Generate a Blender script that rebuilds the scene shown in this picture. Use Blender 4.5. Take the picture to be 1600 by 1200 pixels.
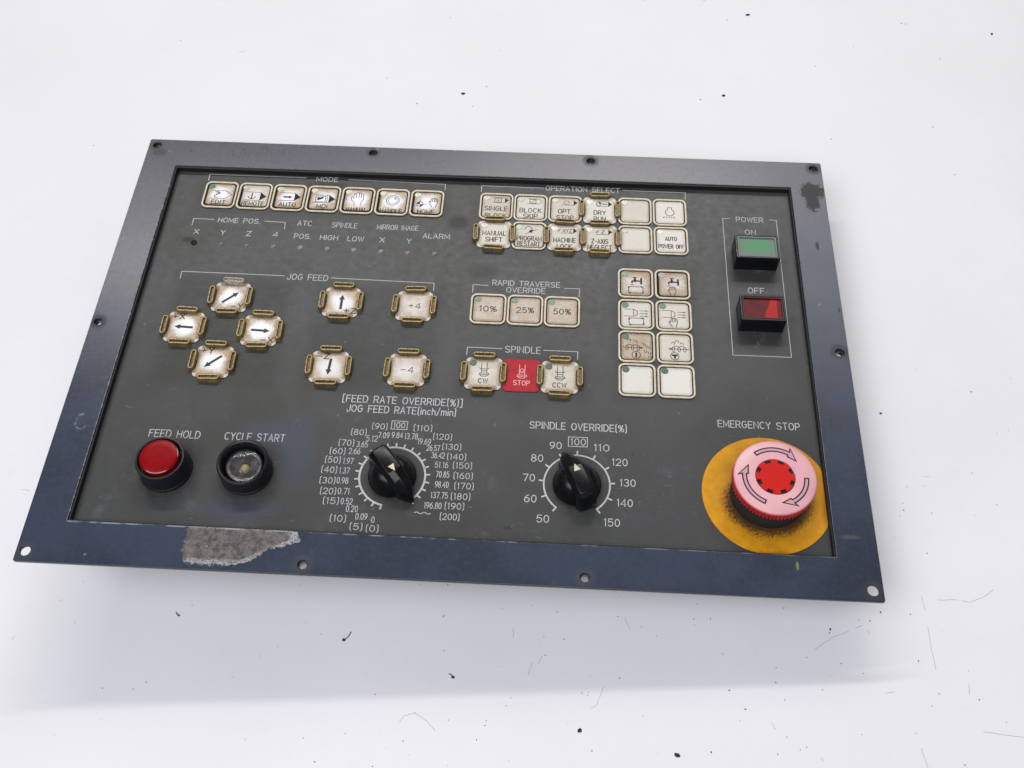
import bpy, bmesh, math, random
from mathutils import Matrix, Vector
random.seed(7)
scene = bpy.context.scene
for o in list(bpy.data.objects): bpy.data.objects.remove(o)
C = bpy.data.collections.new('scene'); scene.collection.children.link(C)
S = 0.001
R = math.radians

# ---------------------------------------------------------------- camera, light, exposure
# The panel leans a little to the right on the table: it is modelled in its own frame
# (mm, x to the right, y up the panel, z out of it) and carried by PANEL.
TILT = math.atan(0.066)
PANEL = Matrix.Translation((0, 0, 44.7*S)) @ Matrix.Rotation(TILT, 4, 'Y')
cam_d = bpy.data.cameras.new('camera'); cam = bpy.data.objects.new('camera', cam_d); C.objects.link(cam)
cam_d.sensor_width = 36.0; cam_d.lens = 36.0*1626.96/1600.0
cam_d.clip_start = 0.01; cam_d.clip_end = 50
r0 = (0.998734618, -0.0502903777, 0.000204173987)
r1 = (0.0423323654, 0.842871525, 0.536447168)
r2 = (-0.0271502231, -0.535759714, 0.84393388)
ax = Vector((r0[0], -r0[1], -r0[2])); ay = Vector((-r1[0], r1[1], r1[2])); az = Vector((-r2[0], r2[1], r2[2]))
cm = Matrix((ax, ay, az)).transposed().to_4x4()
cm.translation = Vector(((252.12-210)*S, (142.65-471.404)*S, 471.952*S))
cam.matrix_world = PANEL @ cm
scene.camera = cam

world = bpy.data.worlds.new('World'); scene.world = world; world.use_nodes = True
bg = world.node_tree.nodes['Background']
bg.inputs['Color'].default_value = (0.9, 0.93, 1.0, 1); bg.inputs['Strength'].default_value = 0.14

def area(name, loc, target, sx, sy, power, col, rz=None):
    d = bpy.data.lights.new(name, 'AREA'); d.shape = 'RECTANGLE'; d.size = sx; d.size_y = sy
    d.energy = power; d.color = col
    o = bpy.data.objects.new(name, d); C.objects.link(o); o.location = loc
    v = Vector(target) - Vector(loc)
    o.rotation_euler = v.to_track_quat('-Z', 'Y').to_euler()
    return o
# long tube fitting behind and above the panel: gives the sharp front edge of the shadow
area('tube_light', (-0.2, 1.27, 1.55), (0, 0, 0), 1.6, 0.05, 14.8, (1.0, 0.945, 0.905))
# broad soft light of the room: windows behind, bright ceiling in front
area('rear_window_light', (0.74, 1.98, 1.95), (0.1, 0, 0), 1.6, 0.85, 16.0, (1.0, 0.975, 0.985))
area('room_light', (-0.5, -1.15, 2.05), (0, 0, 0), 2.8, 1.5, 57.5, (0.94, 0.95, 1.01))
scene.view_settings.view_transform = 'Standard'; scene.view_settings.look = 'None'
scene.view_settings.exposure = 0.0; scene.view_settings.gamma = 1.0

# ---------------------------------------------------------------- node helper
def srgb(r, g, b, a=1.0):
    f = lambda c: (c/255/12.92) if c/255 <= 0.04045 else ((c/255+0.055)/1.055)**2.4
    return (f(r), f(g), f(b), a)
class G:
    def __init__(s, name, rough=0.5, col=(0.5, 0.5, 0.5, 1), metal=0.0, spec=0.5, **kw):
        s.mat = bpy.data.materials.new(name); s.mat.use_nodes = True
        s.nt = s.mat.node_tree; s.b = s.nt.nodes['Principled BSDF']
        s.b.inputs['Base Color'].default_value = col; s.b.inputs['Roughness'].default_value = rough
        s.b.inputs['Metallic'].default_value = metal; s.b.inputs['Specular IOR Level'].default_value = spec
        for k, v in kw.items(): s.b.inputs[k.replace('_', ' ')].default_value = v
    def new(s, t): return s.nt.nodes.new(t)
    def put(s, sock, v):
        if isinstance(v, bpy.types.NodeSocket): s.nt.links.new(v, sock)
        else:
            try: sock.default_value = v
            except Exception: sock.default_value = tuple(v)[:3]
    def m(s, op, a, b=0.0, c=None, clamp=False):
        n = s.new('ShaderNodeMath'); n.operation = op; n.use_clamp = clamp
        s.put(n.inputs[0], a); s.put(n.inputs[1], b)
        if c is not None: s.put(n.inputs[2], c)
        return n.outputs[0]
    def add(s, a, b): return s.m('ADD', a, b)
    def mul(s, a, b): return s.m('MULTIPLY', a, b)
    def sub(s, a, b): return s.m('SUBTRACT', a, b)
    def mx(s, a, b): return s.m('MAXIMUM', a, b)
    def mn(s, a, b): return s.m('MINIMUM', a, b)
    def sstep(s, v, e0, e1, o0=0.0, o1=1.0):
        n = s.new('ShaderNodeMapRange'); n.interpolation_type = 'SMOOTHSTEP'
        s.put(n.inputs[0], v); s.put(n.inputs[1], e0); s.put(n.inputs[2], e1); s.put(n.inputs[3], o0); s.put(n.inputs[4], o1)
        return n.outputs[0]
    def mm(s):            # own coordinates in millimetres
        t = s.new('ShaderNodeTexCoord'); v = s.new('ShaderNodeVectorMath'); v.operation = 'SCALE'
        s.nt.links.new(t.outputs['Object'], v.inputs[0]); v.inputs['Scale'].default_value = 1000.0
        return v.outputs[0]
    def xyz(s, v):
        n = s.new('ShaderNodeSeparateXYZ'); s.nt.links.new(v, n.inputs[0]); return n.outputs
    def vmul(s, v, k):
        n = s.new('ShaderNodeVectorMath'); n.operation = 'MULTIPLY'; s.put(n.inputs[0], v); n.inputs[1].default_value = k; return n.outputs[0]
    def vadd(s, v, k):
        n = s.new('ShaderNodeVectorMath'); n.operation = 'ADD'; s.put(n.inputs[0], v); s.put(n.inputs[1], k); return n.outputs[0]
    def noise(s, v, scale, detail=4.0, rough=0.6, dist=0.0):
        n = s.new('ShaderNodeTexNoise'); s.put(n.inputs['Vector'], v)
        n.inputs['Scale'].default_value = scale; n.inputs['Detail'].default_value = detail
        n.inputs['Roughness'].default_value = rough; n.inputs['Distortion'].default_value = dist
        return n.outputs[0]
    def voro(s, v, scale, feat='F1', rnd=1.0):
        n = s.new('ShaderNodeTexVoronoi'); n.feature = feat; s.put(n.inputs['Vector'], v); n.inputs['Scale'].default_value = scale
        n.inputs['Randomness'].default_value = rnd
        return n.outputs[0]
    def mix(s, f, a, b):
        n = s.new('ShaderNodeMix'); n.data_type = 'RGBA'; s.put(n.inputs[0], f); s.put(n.inputs[6], a); s.put(n.inputs[7], b); return n.outputs[2]
    def spot(s, X, Y, x, y, rx, ry, wob=0.0, e0=1.15, e1=0.75):
        dx = s.m('DIVIDE', s.sub(X, x), rx); dy = s.m('DIVIDE', s.sub(Y, y), ry)
        d = s.m('SQRT', s.add(s.mul(dx, dx), s.mul(dy, dy)))
        if not isinstance(wob, float): d = s.add(d, wob)
        return s.sstep(d, e0, e1)
    def col(s, v): s.put(s.b.inputs['Base Color'], v)
    def rough(s, v): s.put(s.b.inputs['Roughness'], v)
    def bump(s, h, strength, dist):
        n = s.new('ShaderNodeBump'); s.put(n.inputs['Height'], h); n.inputs['Strength'].default_value = strength; n.inputs['Distance'].default_value = dist
        s.nt.links.new(n.outputs[0], s.b.inputs['Normal'])

def PX(x): return x - 210.0        # panel drawing x -> own x
def PY(y): return 142.65 - y       # panel drawing y (down) -> own y

# ---------------------------------------------------------------- materials
def make_materials():
    M = {}
    # blue-grey paint of the frame, chipped and rubbed
    g = G('frame_paint', 0.3, spec=0.5); v = g.mm(); o = g.xyz(v); X, Y = o[0], o[1]
    nb = g.noise(v, 0.02, 3); nf = g.noise(v, 0.35, 5); ng = g.noise(v, 2.2, 4, 0.7)
    base = g.mix(g.sstep(nb, 0.35, 0.65), srgb(44, 50, 64), srgb(52, 61, 78))
    base = g.mix(g.mul(g.sstep(nf, 0.45, 0.75), 0.35), base, srgb(62, 65, 76))
    # gloss of the top side painted into the paint colour as a greyer tone
    top_sheen = g.mx(g.sstep(g.add(Y, g.mul(g.sub(nb, .5), 60)), 70, 125), 0.0)
    base = g.mix(g.mul(top_sheen, 0.75), base, srgb(66, 66, 74))
    w = g.mul(g.sub(nf, 0.5), 1.3)
    def sp(x, y, rx, ry, e0=1.2, e1=0.8, wob=w): return g.spot(X, Y, PX(x), PY(y), rx, ry, wob, e0, e1)
    nz_ = g.add(g.mul(g.sub(g.noise(v, .3, 7, .8), .5), 2.4), g.mul(g.sub(ng, .5), .8))
    grime = g.mx(g.mx(sp(412, 24, 7.5, 7, 1.0, .88, nz_), sp(411.5, 33, 4.5, 7, 1.0, .88, nz_)), g.mul(sp(8, 11, 4.5, 3.5, 1.1, .9, g.add(g.mul(w, .9), g.mul(g.sub(ng, .5), 1.6))), .6))
    grime = g.mx(grime, g.mul(g.spot(X, Y, PX(411), PY(67), 1.1, 3.2, 0.0), .8))
    pits = g.mul(g.sstep(g.voro(v, 0.55), 0.36, 0.22), sp(72, 9, 24, 8, 1.4, .3))
    grime = g.mx(grime, pits)
    holes = None
    for hx, hy in [(5, 5), (141.6, 5), (277.6, 5), (415, 5), (4, 142), (415, 142), (4.4, 280), (141, 280), (277.5, 280), (415, 280)]:
        h = g.spot(X, Y, PX(hx), PY(hy), 4.2, 4.2, w, 1.5, .7); holes = h if holes is None else g.mx(holes, h)
    grime = g.mx(grime, g.mul(holes, 0.62))
    # sparse dark nicks all over
    nick = g.sstep(g.voro(g.vmul(v, (1, 0.6, 1)), 0.055), 0.075, 0.04)
    nick = g.mul(nick, g.sstep(nf, 0.42, 0.5)); grime = g.mx(grime, g.mul(nick, .8))
    edge = g.mx(g.m('ABSOLUTE', X), 0.0)
    ed = g.mx(g.sstep(g.m('ABSOLUTE', X), 208.7, 209.8), g.sstep(g.m('ABSOLUTE', Y), 141.3, 142.4))
    ed = g.mul(ed, g.sstep(ng, 0.47, 0.6)); 
    c = g.mix(g.mul(grime, 0.85), base, srgb(44, 42, 42))
    ed = g.mx(ed, g.mul(g.sstep(o[2], -.3, -.5), g.sstep(nf, .3, .5))); c = g.mix(g.mul(ed, 0.9), c, srgb(34, 30, 28))
    # bare patch on the lower left side: paint gone, grey-brown metal, ragged pale rim
    wr = g.mul(g.sub(g.noise(v, 0.32, 8, 0.82, .4), .5), 11.0)
    yd = g.sub(142.65, Y); xd = g.add(X, 210.0)
    dl = g.sub(xd, 81.5); dr = g.sub(g.sub(134.5, g.mul(g.mx(g.sub(yd, 268.0), 0.0), 1.85)), xd); db = g.mn(g.sub(282.3, yd), g.sub(yd, 261.0))
    d = g.mn(g.mn(g.add(dl, g.mul(g.sub(g.noise(v, .12, 4), .5), 10)), g.add(dr, g.mul(g.sub(g.noise(v, .09, 5, .7), .5), 26))), g.mul(db, 1.0)); d = g.add(d, wr)
    inside = g.sstep(d, -0.2, 0.3); rim = g.mul(g.sstep(g.add(g.mn(dr, g.mul(db, 1.2)), g.mul(wr, .8)), 4.5, 1.0), inside)
    mott = g.sstep(g.noise(v, .22, 9, .85, .3), 0.4, 0.6); fine = g.noise(v, .9, 7, .85, .6)
    bare = g.mix(mott, srgb(64, 58, 56), srgb(112, 106, 101)); bare = g.mix(g.mul(g.sstep(fine, .54, .62), .6), bare, srgb(50, 42, 40))
    bare = g.mix(g.mul(rim, g.sstep(fine, .56, .46)), bare, srgb(168, 168, 170))
    c = g.mix(inside, c, bare)
    # pale scuffs: bare ring on the left side, flecks, worn line along the recess
    ring = g.mul(g.sstep(g.m('ABSOLUTE', g.sub(g.add(g.m('SQRT', g.add(g.mul(g.m('DIVIDE', g.sub(X, PX(12.7)), 3.6), g.m('DIVIDE', g.sub(X, PX(12.7)), 3.6)), g.mul(g.m('DIVIDE', g.sub(Y, PY(206)), 4.6), g.m('DIVIDE', g.sub(Y, PY(206)), 4.6)))), g.mul(w, .35)), 1.0)), 0.2, 0.07), g.sstep(nf, .47, .52))
    pale = g.mx(g.mul(g.mul(ring, g.sstep(g.add(g.sub(PX(14.5), X), g.mul(w, 3)), -1.0, 1.0)), .5), g.mul(g.sstep(g.voro(g.vadd(v, (40, 13, 0)), 0.06), 0.05, 0.02), .6))
    pale = g.mx(pale, g.mul(g.mul(g.mul(g.sstep(g.m('ABSOLUTE', X), 189.6, 189.2), g.sstep(g.m('ABSOLUTE', g.sub(yd, 263.3)), 0.5, 0.2)), g.sstep(g.noise(v, .08, 3), .45, .6)), .7))
    pale = g.mx(pale, g.mul(g.mul(g.mul(g.sstep(yd, 262.8, 262.4), g.sstep(yd, 21, 22)), g.mul(g.sstep(g.m('ABSOLUTE', g.sub(xd, 20.5)), 0.45, 0.2), g.sstep(nf, .5, .62))), .6))
    c = g.mix(pale, c, srgb(150, 154, 164))
    c = g.mix(g.mul(g.spot(X, Y, PX(407.5), PY(252.5), 5.5, 1.1, w), .6), c, srgb(92, 84, 80))
    c = g.mix(g.mul(g.spot(X, Y, PX(380), PY(269), .7, 2.4, w), .8), c, srgb(120, 140, 40))
    g.col(c)
    g.rough(g.add(g.mix(g.mx(inside, grime), (0.27,)*3+(1,), (0.6,)*3+(1,)), g.mul(g.sub(nf, .5), .1)))
    g.bump(g.add(g.mul(g.noise(v, .5, 3), .12), g.mul(inside, -.8)), 0.3, 0.0002)
    M['frame'] = g.mat
    # film of the face plate
    g = G('face_film', 0.5, spec=0.32); v = g.mm(); o = g.xyz(v); X, Y = o[0], o[1]
    nb = g.noise(v, 0.012, 4); nf = g.noise(v, 0.22, 5, .65); ng = g.noise(v, 2.5, 3, .7)
    w = g.mul(g.sub(nf, 0.5), 1.2)
    base = g.mix(g.sstep(nb, .35, .65), srgb(57, 59, 56), srgb(66, 67, 68))
    base = g.mix(g.mul(g.sstep(ng, .5, .8), .25), base, srgb(84, 84, 84))
    def sp(x, y, rx, ry, e0=1.3, e1=0.5, wob=w): return g.spot(X, Y, PX(x), PY(y), rx, ry, wob, e0, e1)
    blue = g.mx(sp(126, 214, 11, 22), sp(104, 250, 20, 7)); blue = g.mx(blue, sp(112, 206, 16, 8))
    base = g.mix(g.mul(blue, .6), base, srgb(63, 69, 86))
    dark = None
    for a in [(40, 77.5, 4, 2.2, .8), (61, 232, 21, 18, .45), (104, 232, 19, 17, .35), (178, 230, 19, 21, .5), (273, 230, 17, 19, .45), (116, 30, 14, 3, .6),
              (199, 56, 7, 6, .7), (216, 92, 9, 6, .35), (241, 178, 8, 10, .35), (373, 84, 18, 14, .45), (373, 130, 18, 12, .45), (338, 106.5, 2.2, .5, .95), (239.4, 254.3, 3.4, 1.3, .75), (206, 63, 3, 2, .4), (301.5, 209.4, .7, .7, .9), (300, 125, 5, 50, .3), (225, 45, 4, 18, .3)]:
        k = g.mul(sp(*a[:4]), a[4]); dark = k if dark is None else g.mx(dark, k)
    dark = g.mx(dark, g.mul(g.sstep(g.m('ABSOLUTE', X), 186, 190), .2)); dark = g.mx(dark, g.mul(g.sstep(g.m('ABSOLUTE', g.sub(Y, .3)), 118, 121), .15))  # shade along the recess walls, painted into the film colour
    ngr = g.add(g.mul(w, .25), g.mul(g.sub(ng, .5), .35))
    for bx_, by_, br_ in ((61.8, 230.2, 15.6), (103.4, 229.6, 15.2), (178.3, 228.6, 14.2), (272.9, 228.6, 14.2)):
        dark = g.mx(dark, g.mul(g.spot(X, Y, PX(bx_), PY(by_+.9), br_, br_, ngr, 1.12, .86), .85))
    # grime round the keys that are thumbed most
    for (x0, x1, y0, y1, s_) in [(38, 192, 30, 54, .4), (40, 108, 104, 178, .3), (205, 300, 28, 80, .25), (122, 194, 106, 178, .3), (206, 278, 148, 180, .4), (292, 338, 86, 176, .4)]:
        bx = g.mx(g.sub(g.m('ABSOLUTE', g.sub(X, PX((x0+x1)/2))), (x1-x0)/2), g.sub(g.m('ABSOLUTE', g.sub(Y, PY((y0+y1)/2))), (y1-y0)/2))
        dark = g.mx(dark, g.mul(g.sstep(g.add(bx, g.mul(w, 7)), 5, -5), s_))
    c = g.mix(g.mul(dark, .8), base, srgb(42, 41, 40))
    sm = g.sstep(g.noise(v, 0.05, 5, .7, .6), .56, .75); c = g.mix(g.mul(sm, .4), c, srgb(92, 93, 94))
    fleck = g.mul(g.sstep(g.voro(v, 0.075), 0.035, 0.015), .6); c = g.mix(fleck, c, srgb(150, 152, 156))
    dot = g.mul(g.sstep(g.voro(g.vadd(v, (7, 31, 0)), 0.06), 0.035, 0.02), .85); c = g.mix(dot, c, srgb(30, 28, 28))
    scr = g.mul(g.sstep(g.m('ABSOLUTE', g.sub(g.noise(g.vmul(v, (.35, .9, 1)), .05, 2, .4, 1.5), .5)), .0022, .0008), g.sstep(nf, .52, .6)); c = g.mix(g.mul(scr, .3), c, srgb(150, 150, 150))
    g.col(c); g.rough(g.add(g.add(g.mul(nf, .3), g.mul(sm, .14)), g.add(.25, g.mul(dark, .15))))
    g.bump(g.add(g.noise(v, 6.0, 2), g.mul(nb, 3)), 0.12, 0.0001)
    M['film'] = g.mat
    # printed white, a little rubbed
    g = G('white_print', 0.6, spec=0.3); v = g.mm(); n = g.noise(v, .6, 4, .7)
    g.col(g.mix(g.mul(g.sstep(n, .48, .72), .6), srgb(186, 187, 188), srgb(120, 122, 124))); M['print'] = g.mat
    g = G('black_print', 0.55, spec=0.3); v = g.mm(); n = g.noise(v, .9, 3, .7)
    g.col(g.mix(g.mul(g.sstep(n, .55, .75), .4), srgb(22, 21, 24), srgb(92, 86, 82))); M['ink'] = g.mat
    M['bold_ink'] = G('bold_black_print', 0.5, srgb(30, 28, 34)).mat
    M['grime'] = G('packed_grime', 0.85, srgb(38, 31, 26), spec=0.2).mat
    g = G('cream_rim', 0.42, spec=0.4); v = g.mm(); n = g.noise(v, .35, 4, .7); n2 = g.noise(v, 1.7, 4, .75)
    c = g.mix(g.sstep(n, .35, .65), srgb(216, 209, 184), srgb(204, 190, 164)); c = g.mix(g.mul(g.sstep(n2, .56, .66), .85), c, srgb(84, 66, 44)); g.col(c); M['rim'] = g.mat
    # key faces: object colour r = brown dirt, g = rubbed clean centre, b = overall whiteness
    g = G('key_face', 0.5, spec=0.35); v = g.mm(); oi = g.new('ShaderNodeObjectInfo')
    sc = g.new('ShaderNodeSeparateColor'); g.nt.links.new(oi.outputs['Color'], sc.inputs[0]); br, ce, wh = sc.outputs
    cm_ = g.new('ShaderNodeCombineXYZ'); rr = g.mul(oi.outputs['Random'], 300.0); g.put(cm_.inputs[0], rr); g.put(cm_.inputs[1], g.mul(rr, .7))
    vv = g.vadd(v, cm_.outputs[0]); o = g.xyz(v); X, Y = o[0], o[1]
    n1 = g.noise(vv, .16, 5, .65); n2 = g.noise(vv, 1.3, 4, .75); n3 = g.noise(vv, 4.0, 3, .7)
    rad = g.m('SQRT', g.add(g.mul(X, X), g.mul(Y, Y))); rad = g.add(rad, g.mul(g.sub(n1, .5), 7))
    cen = g.mul(g.sstep(rad, 8.5, 2.5), ce)
    white = g.mix(wh, srgb(192, 187, 171), srgb(221, 219, 209)); brown = g.mix(g.sstep(n1, .35, .65), srgb(156, 130, 100), srgb(184, 162, 136))
    amt = g.mul(br, g.add(.4, g.mul(g.sstep(n1, .35, .65), .8))); amt = g.mul(amt, g.sub(1.0, cen)); amt = g.m('MINIMUM', amt, 1.0)
    c = g.mix(amt, white, brown); c = g.mix(g.mul(cen, .9), c, srgb(240, 240, 243))
    speck = g.mul(g.sstep(n2, .54, .70), g.mul(g.add(.12, g.mul(br, .9)), g.sub(1.0, g.mul(cen, .9)))); c = g.mix(speck, c, srgb(120, 92, 70))
    sp2 = g.mul(g.sstep(n3, .60, .68), g.mul(.7, g.sub(1.0, cen))); c = g.mix(g.mul(sp2, g.add(.3, br)), c, srgb(96, 78, 62))
    e = g.mx(g.m('ABSOLUTE', X), g.m('ABSOLUTE', Y)); em = g.mul(g.sstep(g.add(e, g.mul(g.sub(n2, .5), 5)), 6.4, 9.0), g.add(.42, g.mul(br, .5))); c = g.mix(em, c, srgb(128, 102, 74)); cn = g.sstep(g.mn(g.m('ABSOLUTE', X), g.m('ABSOLUTE', Y)), 7.3, 8.3); c = g.mix(g.mul(cn, .75), c, srgb(214, 208, 198))
    g.col(c); g.rough(g.add(.4, g.mul(n1, .2))); g.bump(n2, .15, .0001); M['face'] = g.mat
    g = G('olive_guard', 0.36, spec=0.4); v = g.mm(); n = g.noise(v, .5, 4, .7); n2 = g.noise(v, 2.0, 3)
    oi = g.new('ShaderNodeObjectInfo'); c = g.mix(g.sstep(n, .35, .65), g.mix(oi.outputs['Random'], srgb(84, 74, 46), srgb(66, 62, 46)), g.mix(oi.outputs['Random'], srgb(124, 106, 64), srgb(100, 84, 58))); c = g.mix(g.mul(g.sstep(n2, .52, .7), .6), c, srgb(62, 48, 34)); g.col(c); M['guard'] = g.mat
    g = G('lit_lip', 0.3, spec=0.6); v = g.mm(); n = g.noise(v, .7, 4, .7)  # rim of the guard plastic, painted paler gold as if catching the light
    g.col(g.mix(g.sstep(n, .4, .66), srgb(198, 172, 108), srgb(126, 102, 58))); M['lip'] = g.mat
    g = G('clear_guard', 0.2, spec=0.6); v = g.mm(); n = g.noise(v, .7, 3); g.col(g.mix(g.sstep(n, .4, .6), srgb(120, 124, 130), srgb(176, 180, 186))); M['guard_grey'] = g.mat
    g = G('red_key_film', 0.5, spec=0.2); v = g.mm(); n = g.noise(v, .25, 4); n2 = g.noise(v, 2.5, 3, .7)
    c = g.mix(g.sstep(n, .35, .65), srgb(176, 38, 48), srgb(162, 34, 44)); g.col(g.mix(g.mul(g.sstep(n2, .6, .75), .3), c, srgb(110, 40, 44))); M['redfilm'] = g.mat
    M['pinkprint'] = G('pale_print_on_red', 0.55, srgb(232, 172, 172)).mat
    # small lamps take their tint from the object
    g = G('lamp_tint', 0.35, spec=0.5); v = g.mm(); oi = g.new('ShaderNodeObjectInfo'); n = g.noise(v, .9, 4, .7)
    dk = g.mix(0.55, oi.outputs['Color'], (0.05, 0.06, 0.05, 1)); g.col(g.mix(g.sstep(n, .42, .66), oi.outputs['Color'], dk)); M['lamp'] = g.mat
    # dusty black plastics
    def black(name, base, rough, dust, coat=0.0, spec=.5):
        g = G(name, rough, spec=spec, Coat_Weight=coat, Coat_Roughness=0.12); v = g.mm(); n = g.noise(v, .3, 5, .7); n2 = g.noise(v, 2.5, 4, .75)
        c = g.mix(g.mul(g.sstep(n2, .52, .74), dust), base, srgb(112, 104, 94)); g.col(c); g.rough(g.add(rough-.06, g.mul(n, .16))); return g.mat
    M['black'] = black('black_plastic', srgb(10, 11, 14), .27, .03, .0, .35)
    M['rubber'] = black('black_collar_plastic', srgb(18, 19, 25), .42, .1)
    M['sooty'] = black('sooty_collar', srgb(26, 24, 22), .7, .3)
    M['housing'] = G('dark_metal_housing', 0.5, srgb(60, 62, 66), metal=.3).mat
    M['gasket'] = G('black_recess_edge', 0.6, srgb(20, 20, 22)).mat
    M['steel'] = G('dull_steel', 0.4, srgb(120, 120, 122), metal=.9).mat
    g = G('red_lens', 0.32, spec=0.15); v = g.mm(); n = g.noise(v, .2, 3); g.col(g.mix(g.sstep(n, .3, .7), srgb(142, 5, 8), srgb(124, 4, 10))); M['redlens'] = g.mat
    M['redskirt'] = G('red_lens_skirt', 0.2, srgb(112, 6, 14), Coat_Weight=0.6).mat
    # faceted window colours of the two power buttons
    g = G('green_window', 0.5, spec=0.4); v = g.mm(); o = g.xyz(v); n = g.noise(v, .3, 5, .7); n2 = g.noise(v, 2, 3)
    k = g.spot(o[0], o[1], 0.0, 0.8, 9.5, 4.8, g.mul(g.sub(n, .5), 1.8), 1.5, .1); c = g.mix(k, srgb(104, 120, 110), srgb(62, 142, 84)); g.col(g.mix(g.mul(g.sstep(n2, .55, .7), .4), c, srgb(100, 108, 104))); M['greenwin'] = g.mat
    g = G('red_window', 0.4, spec=0.2); v = g.mm(); o = g.xyz(v); n = g.voro(g.vmul(v, (1, 1, 0)), .13)
    k = g.sstep(g.add(o[0], g.mul(o[1], -.35)), 2.3, 2.9); k2 = g.sstep(o[0], 8.2, 7.8)
    c = g.mix(g.sstep(n, .2, .9), srgb(74, 6, 12), srgb(104, 10, 16)); c = g.mix(g.mul(k, g.mul(k2, .85)), c, srgb(178, 24, 26)); g.col(c); M['redwin'] = g.mat
    # emergency stop
    g = G('faded_pink_cap', 0.42, spec=0.4, Coat_Weight=0.15, Coat_Roughness=0.25); v = g.mm(); o = g.xyz(v); n = g.noise(v, .1, 4, .6); n2 = g.noise(v, 1.6, 4, .8)
    r = g.m('SQRT', g.add(g.mul(o[0], o[0]), g.mul(o[1], o[1])))
    c = g.mix(g.sstep(g.noise(v, .045, 3, .5), .35, .65), srgb(224, 174, 174), srgb(216, 158, 170)); c = g.mix(g.sstep(o[2], 19.4, 18.9), c, srgb(206, 50, 70)); c = g.mix(g.mul(g.sstep(r, 19.2, 20.4), .3), c, srgb(226, 96, 112))
    c = g.mix(g.mul(g.sstep(n2, .62, .7), .3), c, srgb(150, 100, 110)); g.col(c); M['pink'] = g.mat
    g = G('red_grip', 0.42, spec=0.4); v = g.mm(); n = g.noise(v, 1., 3, .7); g.col(g.mix(g.sstep(n, .45, .7), srgb(196, 44, 62), srgb(140, 30, 42))); M['redgrip'] = g.mat
    g = G('red_plug', 0.45, spec=0.2); v = g.mm(); n = g.noise(v, .8, 5, .75); g.col(g.mix(g.mul(g.sstep(n, .5, .7), .35), srgb(196, 22, 16), srgb(206, 62, 52))); M['plug'] = g.mat
    M['arrowfill'] = G('recessed_arrow', 0.5, srgb(196, 150, 160)).mat
    M['arrowline'] = G('arrow_outline_dirt', 0.7, srgb(50, 26, 34)).mat
    g = G('yellow_disc', 0.45, spec=0.2); v = g.mm(); o = g.xyz(v); n = g.noise(v, .12, 5, .65); n2 = g.noise(v, 1.1, 5, .8)
    c = g.mix(g.sstep(n, .35, .65), srgb(214, 152, 28), srgb(196, 134, 22))
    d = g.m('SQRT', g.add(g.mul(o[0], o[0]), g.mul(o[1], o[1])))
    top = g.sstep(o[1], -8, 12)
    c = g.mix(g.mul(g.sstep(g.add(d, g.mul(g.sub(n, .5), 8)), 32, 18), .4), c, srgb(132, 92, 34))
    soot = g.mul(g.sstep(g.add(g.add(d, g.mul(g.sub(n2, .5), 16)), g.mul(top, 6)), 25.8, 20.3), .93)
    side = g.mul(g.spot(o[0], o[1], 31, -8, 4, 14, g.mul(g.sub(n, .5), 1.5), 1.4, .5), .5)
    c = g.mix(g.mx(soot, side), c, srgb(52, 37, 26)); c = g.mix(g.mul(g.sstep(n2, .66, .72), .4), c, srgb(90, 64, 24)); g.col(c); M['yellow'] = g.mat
    # lamp bowl of the clear button
    g = G('lamp_bowl', 0.3, spec=0.6, metal=.5); v = g.mm(); n = g.noise(v, .25, 3, .6); g.col(g.mix(g.sstep(n, .4, .6), srgb(150, 148, 150), srgb(104, 100, 98))); M['bowl'] = g.mat
    M['bulb'] = G('bulb', 0.3, srgb(228, 204, 136)).mat
    M['glass'] = G('clear_plastic', 0.08, (.03, .03, .035, 1), Alpha=0.2, spec=.6).mat
    # table
    g = G('white_table', 0.5, spec=0.25); t = g.new('ShaderNodeTexCoord'); v = g.vmul(t.outputs['Object'], (1000, 1000, 1000)); n = g.noise(v, .006, 4); n2 = g.noise(v, .15, 5, .7); n3 = g.noise(v, 1.2, 3, .7)
    c = g.mix(g.sstep(n, .3, .7), srgb(226, 226, 228), srgb(222, 222, 223)); c = g.mix(g.mul(g.sstep(n2, .55, .8), .25), c, srgb(206, 205, 202)); c = g.mix(g.mul(g.sstep(n3, .66, .74), .3), c, srgb(186, 184, 180))
    g.col(c); g.rough(g.add(.45, g.mul(n2, .16))); g.bump(n3, .05, .0002); M['table'] = g.mat
    M['crumb'] = G('dark_crumb', 0.8, srgb(40, 38, 38)).mat
    M['dust'] = G('dust_speck', 0.85, srgb(84, 82, 82)).mat
    M['hair'] = G('scratch_line', 0.8, srgb(148, 148, 150)).mat
    return M
M = make_materials()

# ---------------------------------------------------------------- mesh helpers (all in mm)
def me_from(name, verts, faces, mat, smooth=None):
    me = bpy.data.meshes.new(name); me.from_pydata([(x*S, y*S, z*S) for x, y, z in verts], [], faces); me.update()
    finish(me, mat, smooth); return me
def finish(me, mat, smooth=None):
    if not me.materials: me.materials.append(mat)
    if smooth:
        me.polygons.foreach_set('use_smooth', [True]*len(me.polygons)); me.set_sharp_from_angle(angle=R(smooth))
def link(name, me, parent=None, loc=None, **props):
    o = bpy.data.objects.new(name, me); C.objects.link(o)
    if parent: o.parent = parent
    if loc: o.location = (loc[0]*S, loc[1]*S, loc[2]*S)
    for k, v in props.items(): o[k] = v
    return o
def arc(cx, cy, rx, ry, a0, a1, n=8):
    return [(cx+rx*math.cos(R(a0+(a1-a0)*i/n)), cy+ry*math.sin(R(a0+(a1-a0)*i/n))) for i in range(n+1)]
def circ(cx, cy, r, n=32, ry=None): return arc(cx, cy, r, ry or r, 0, 360, n)[:-1]
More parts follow.
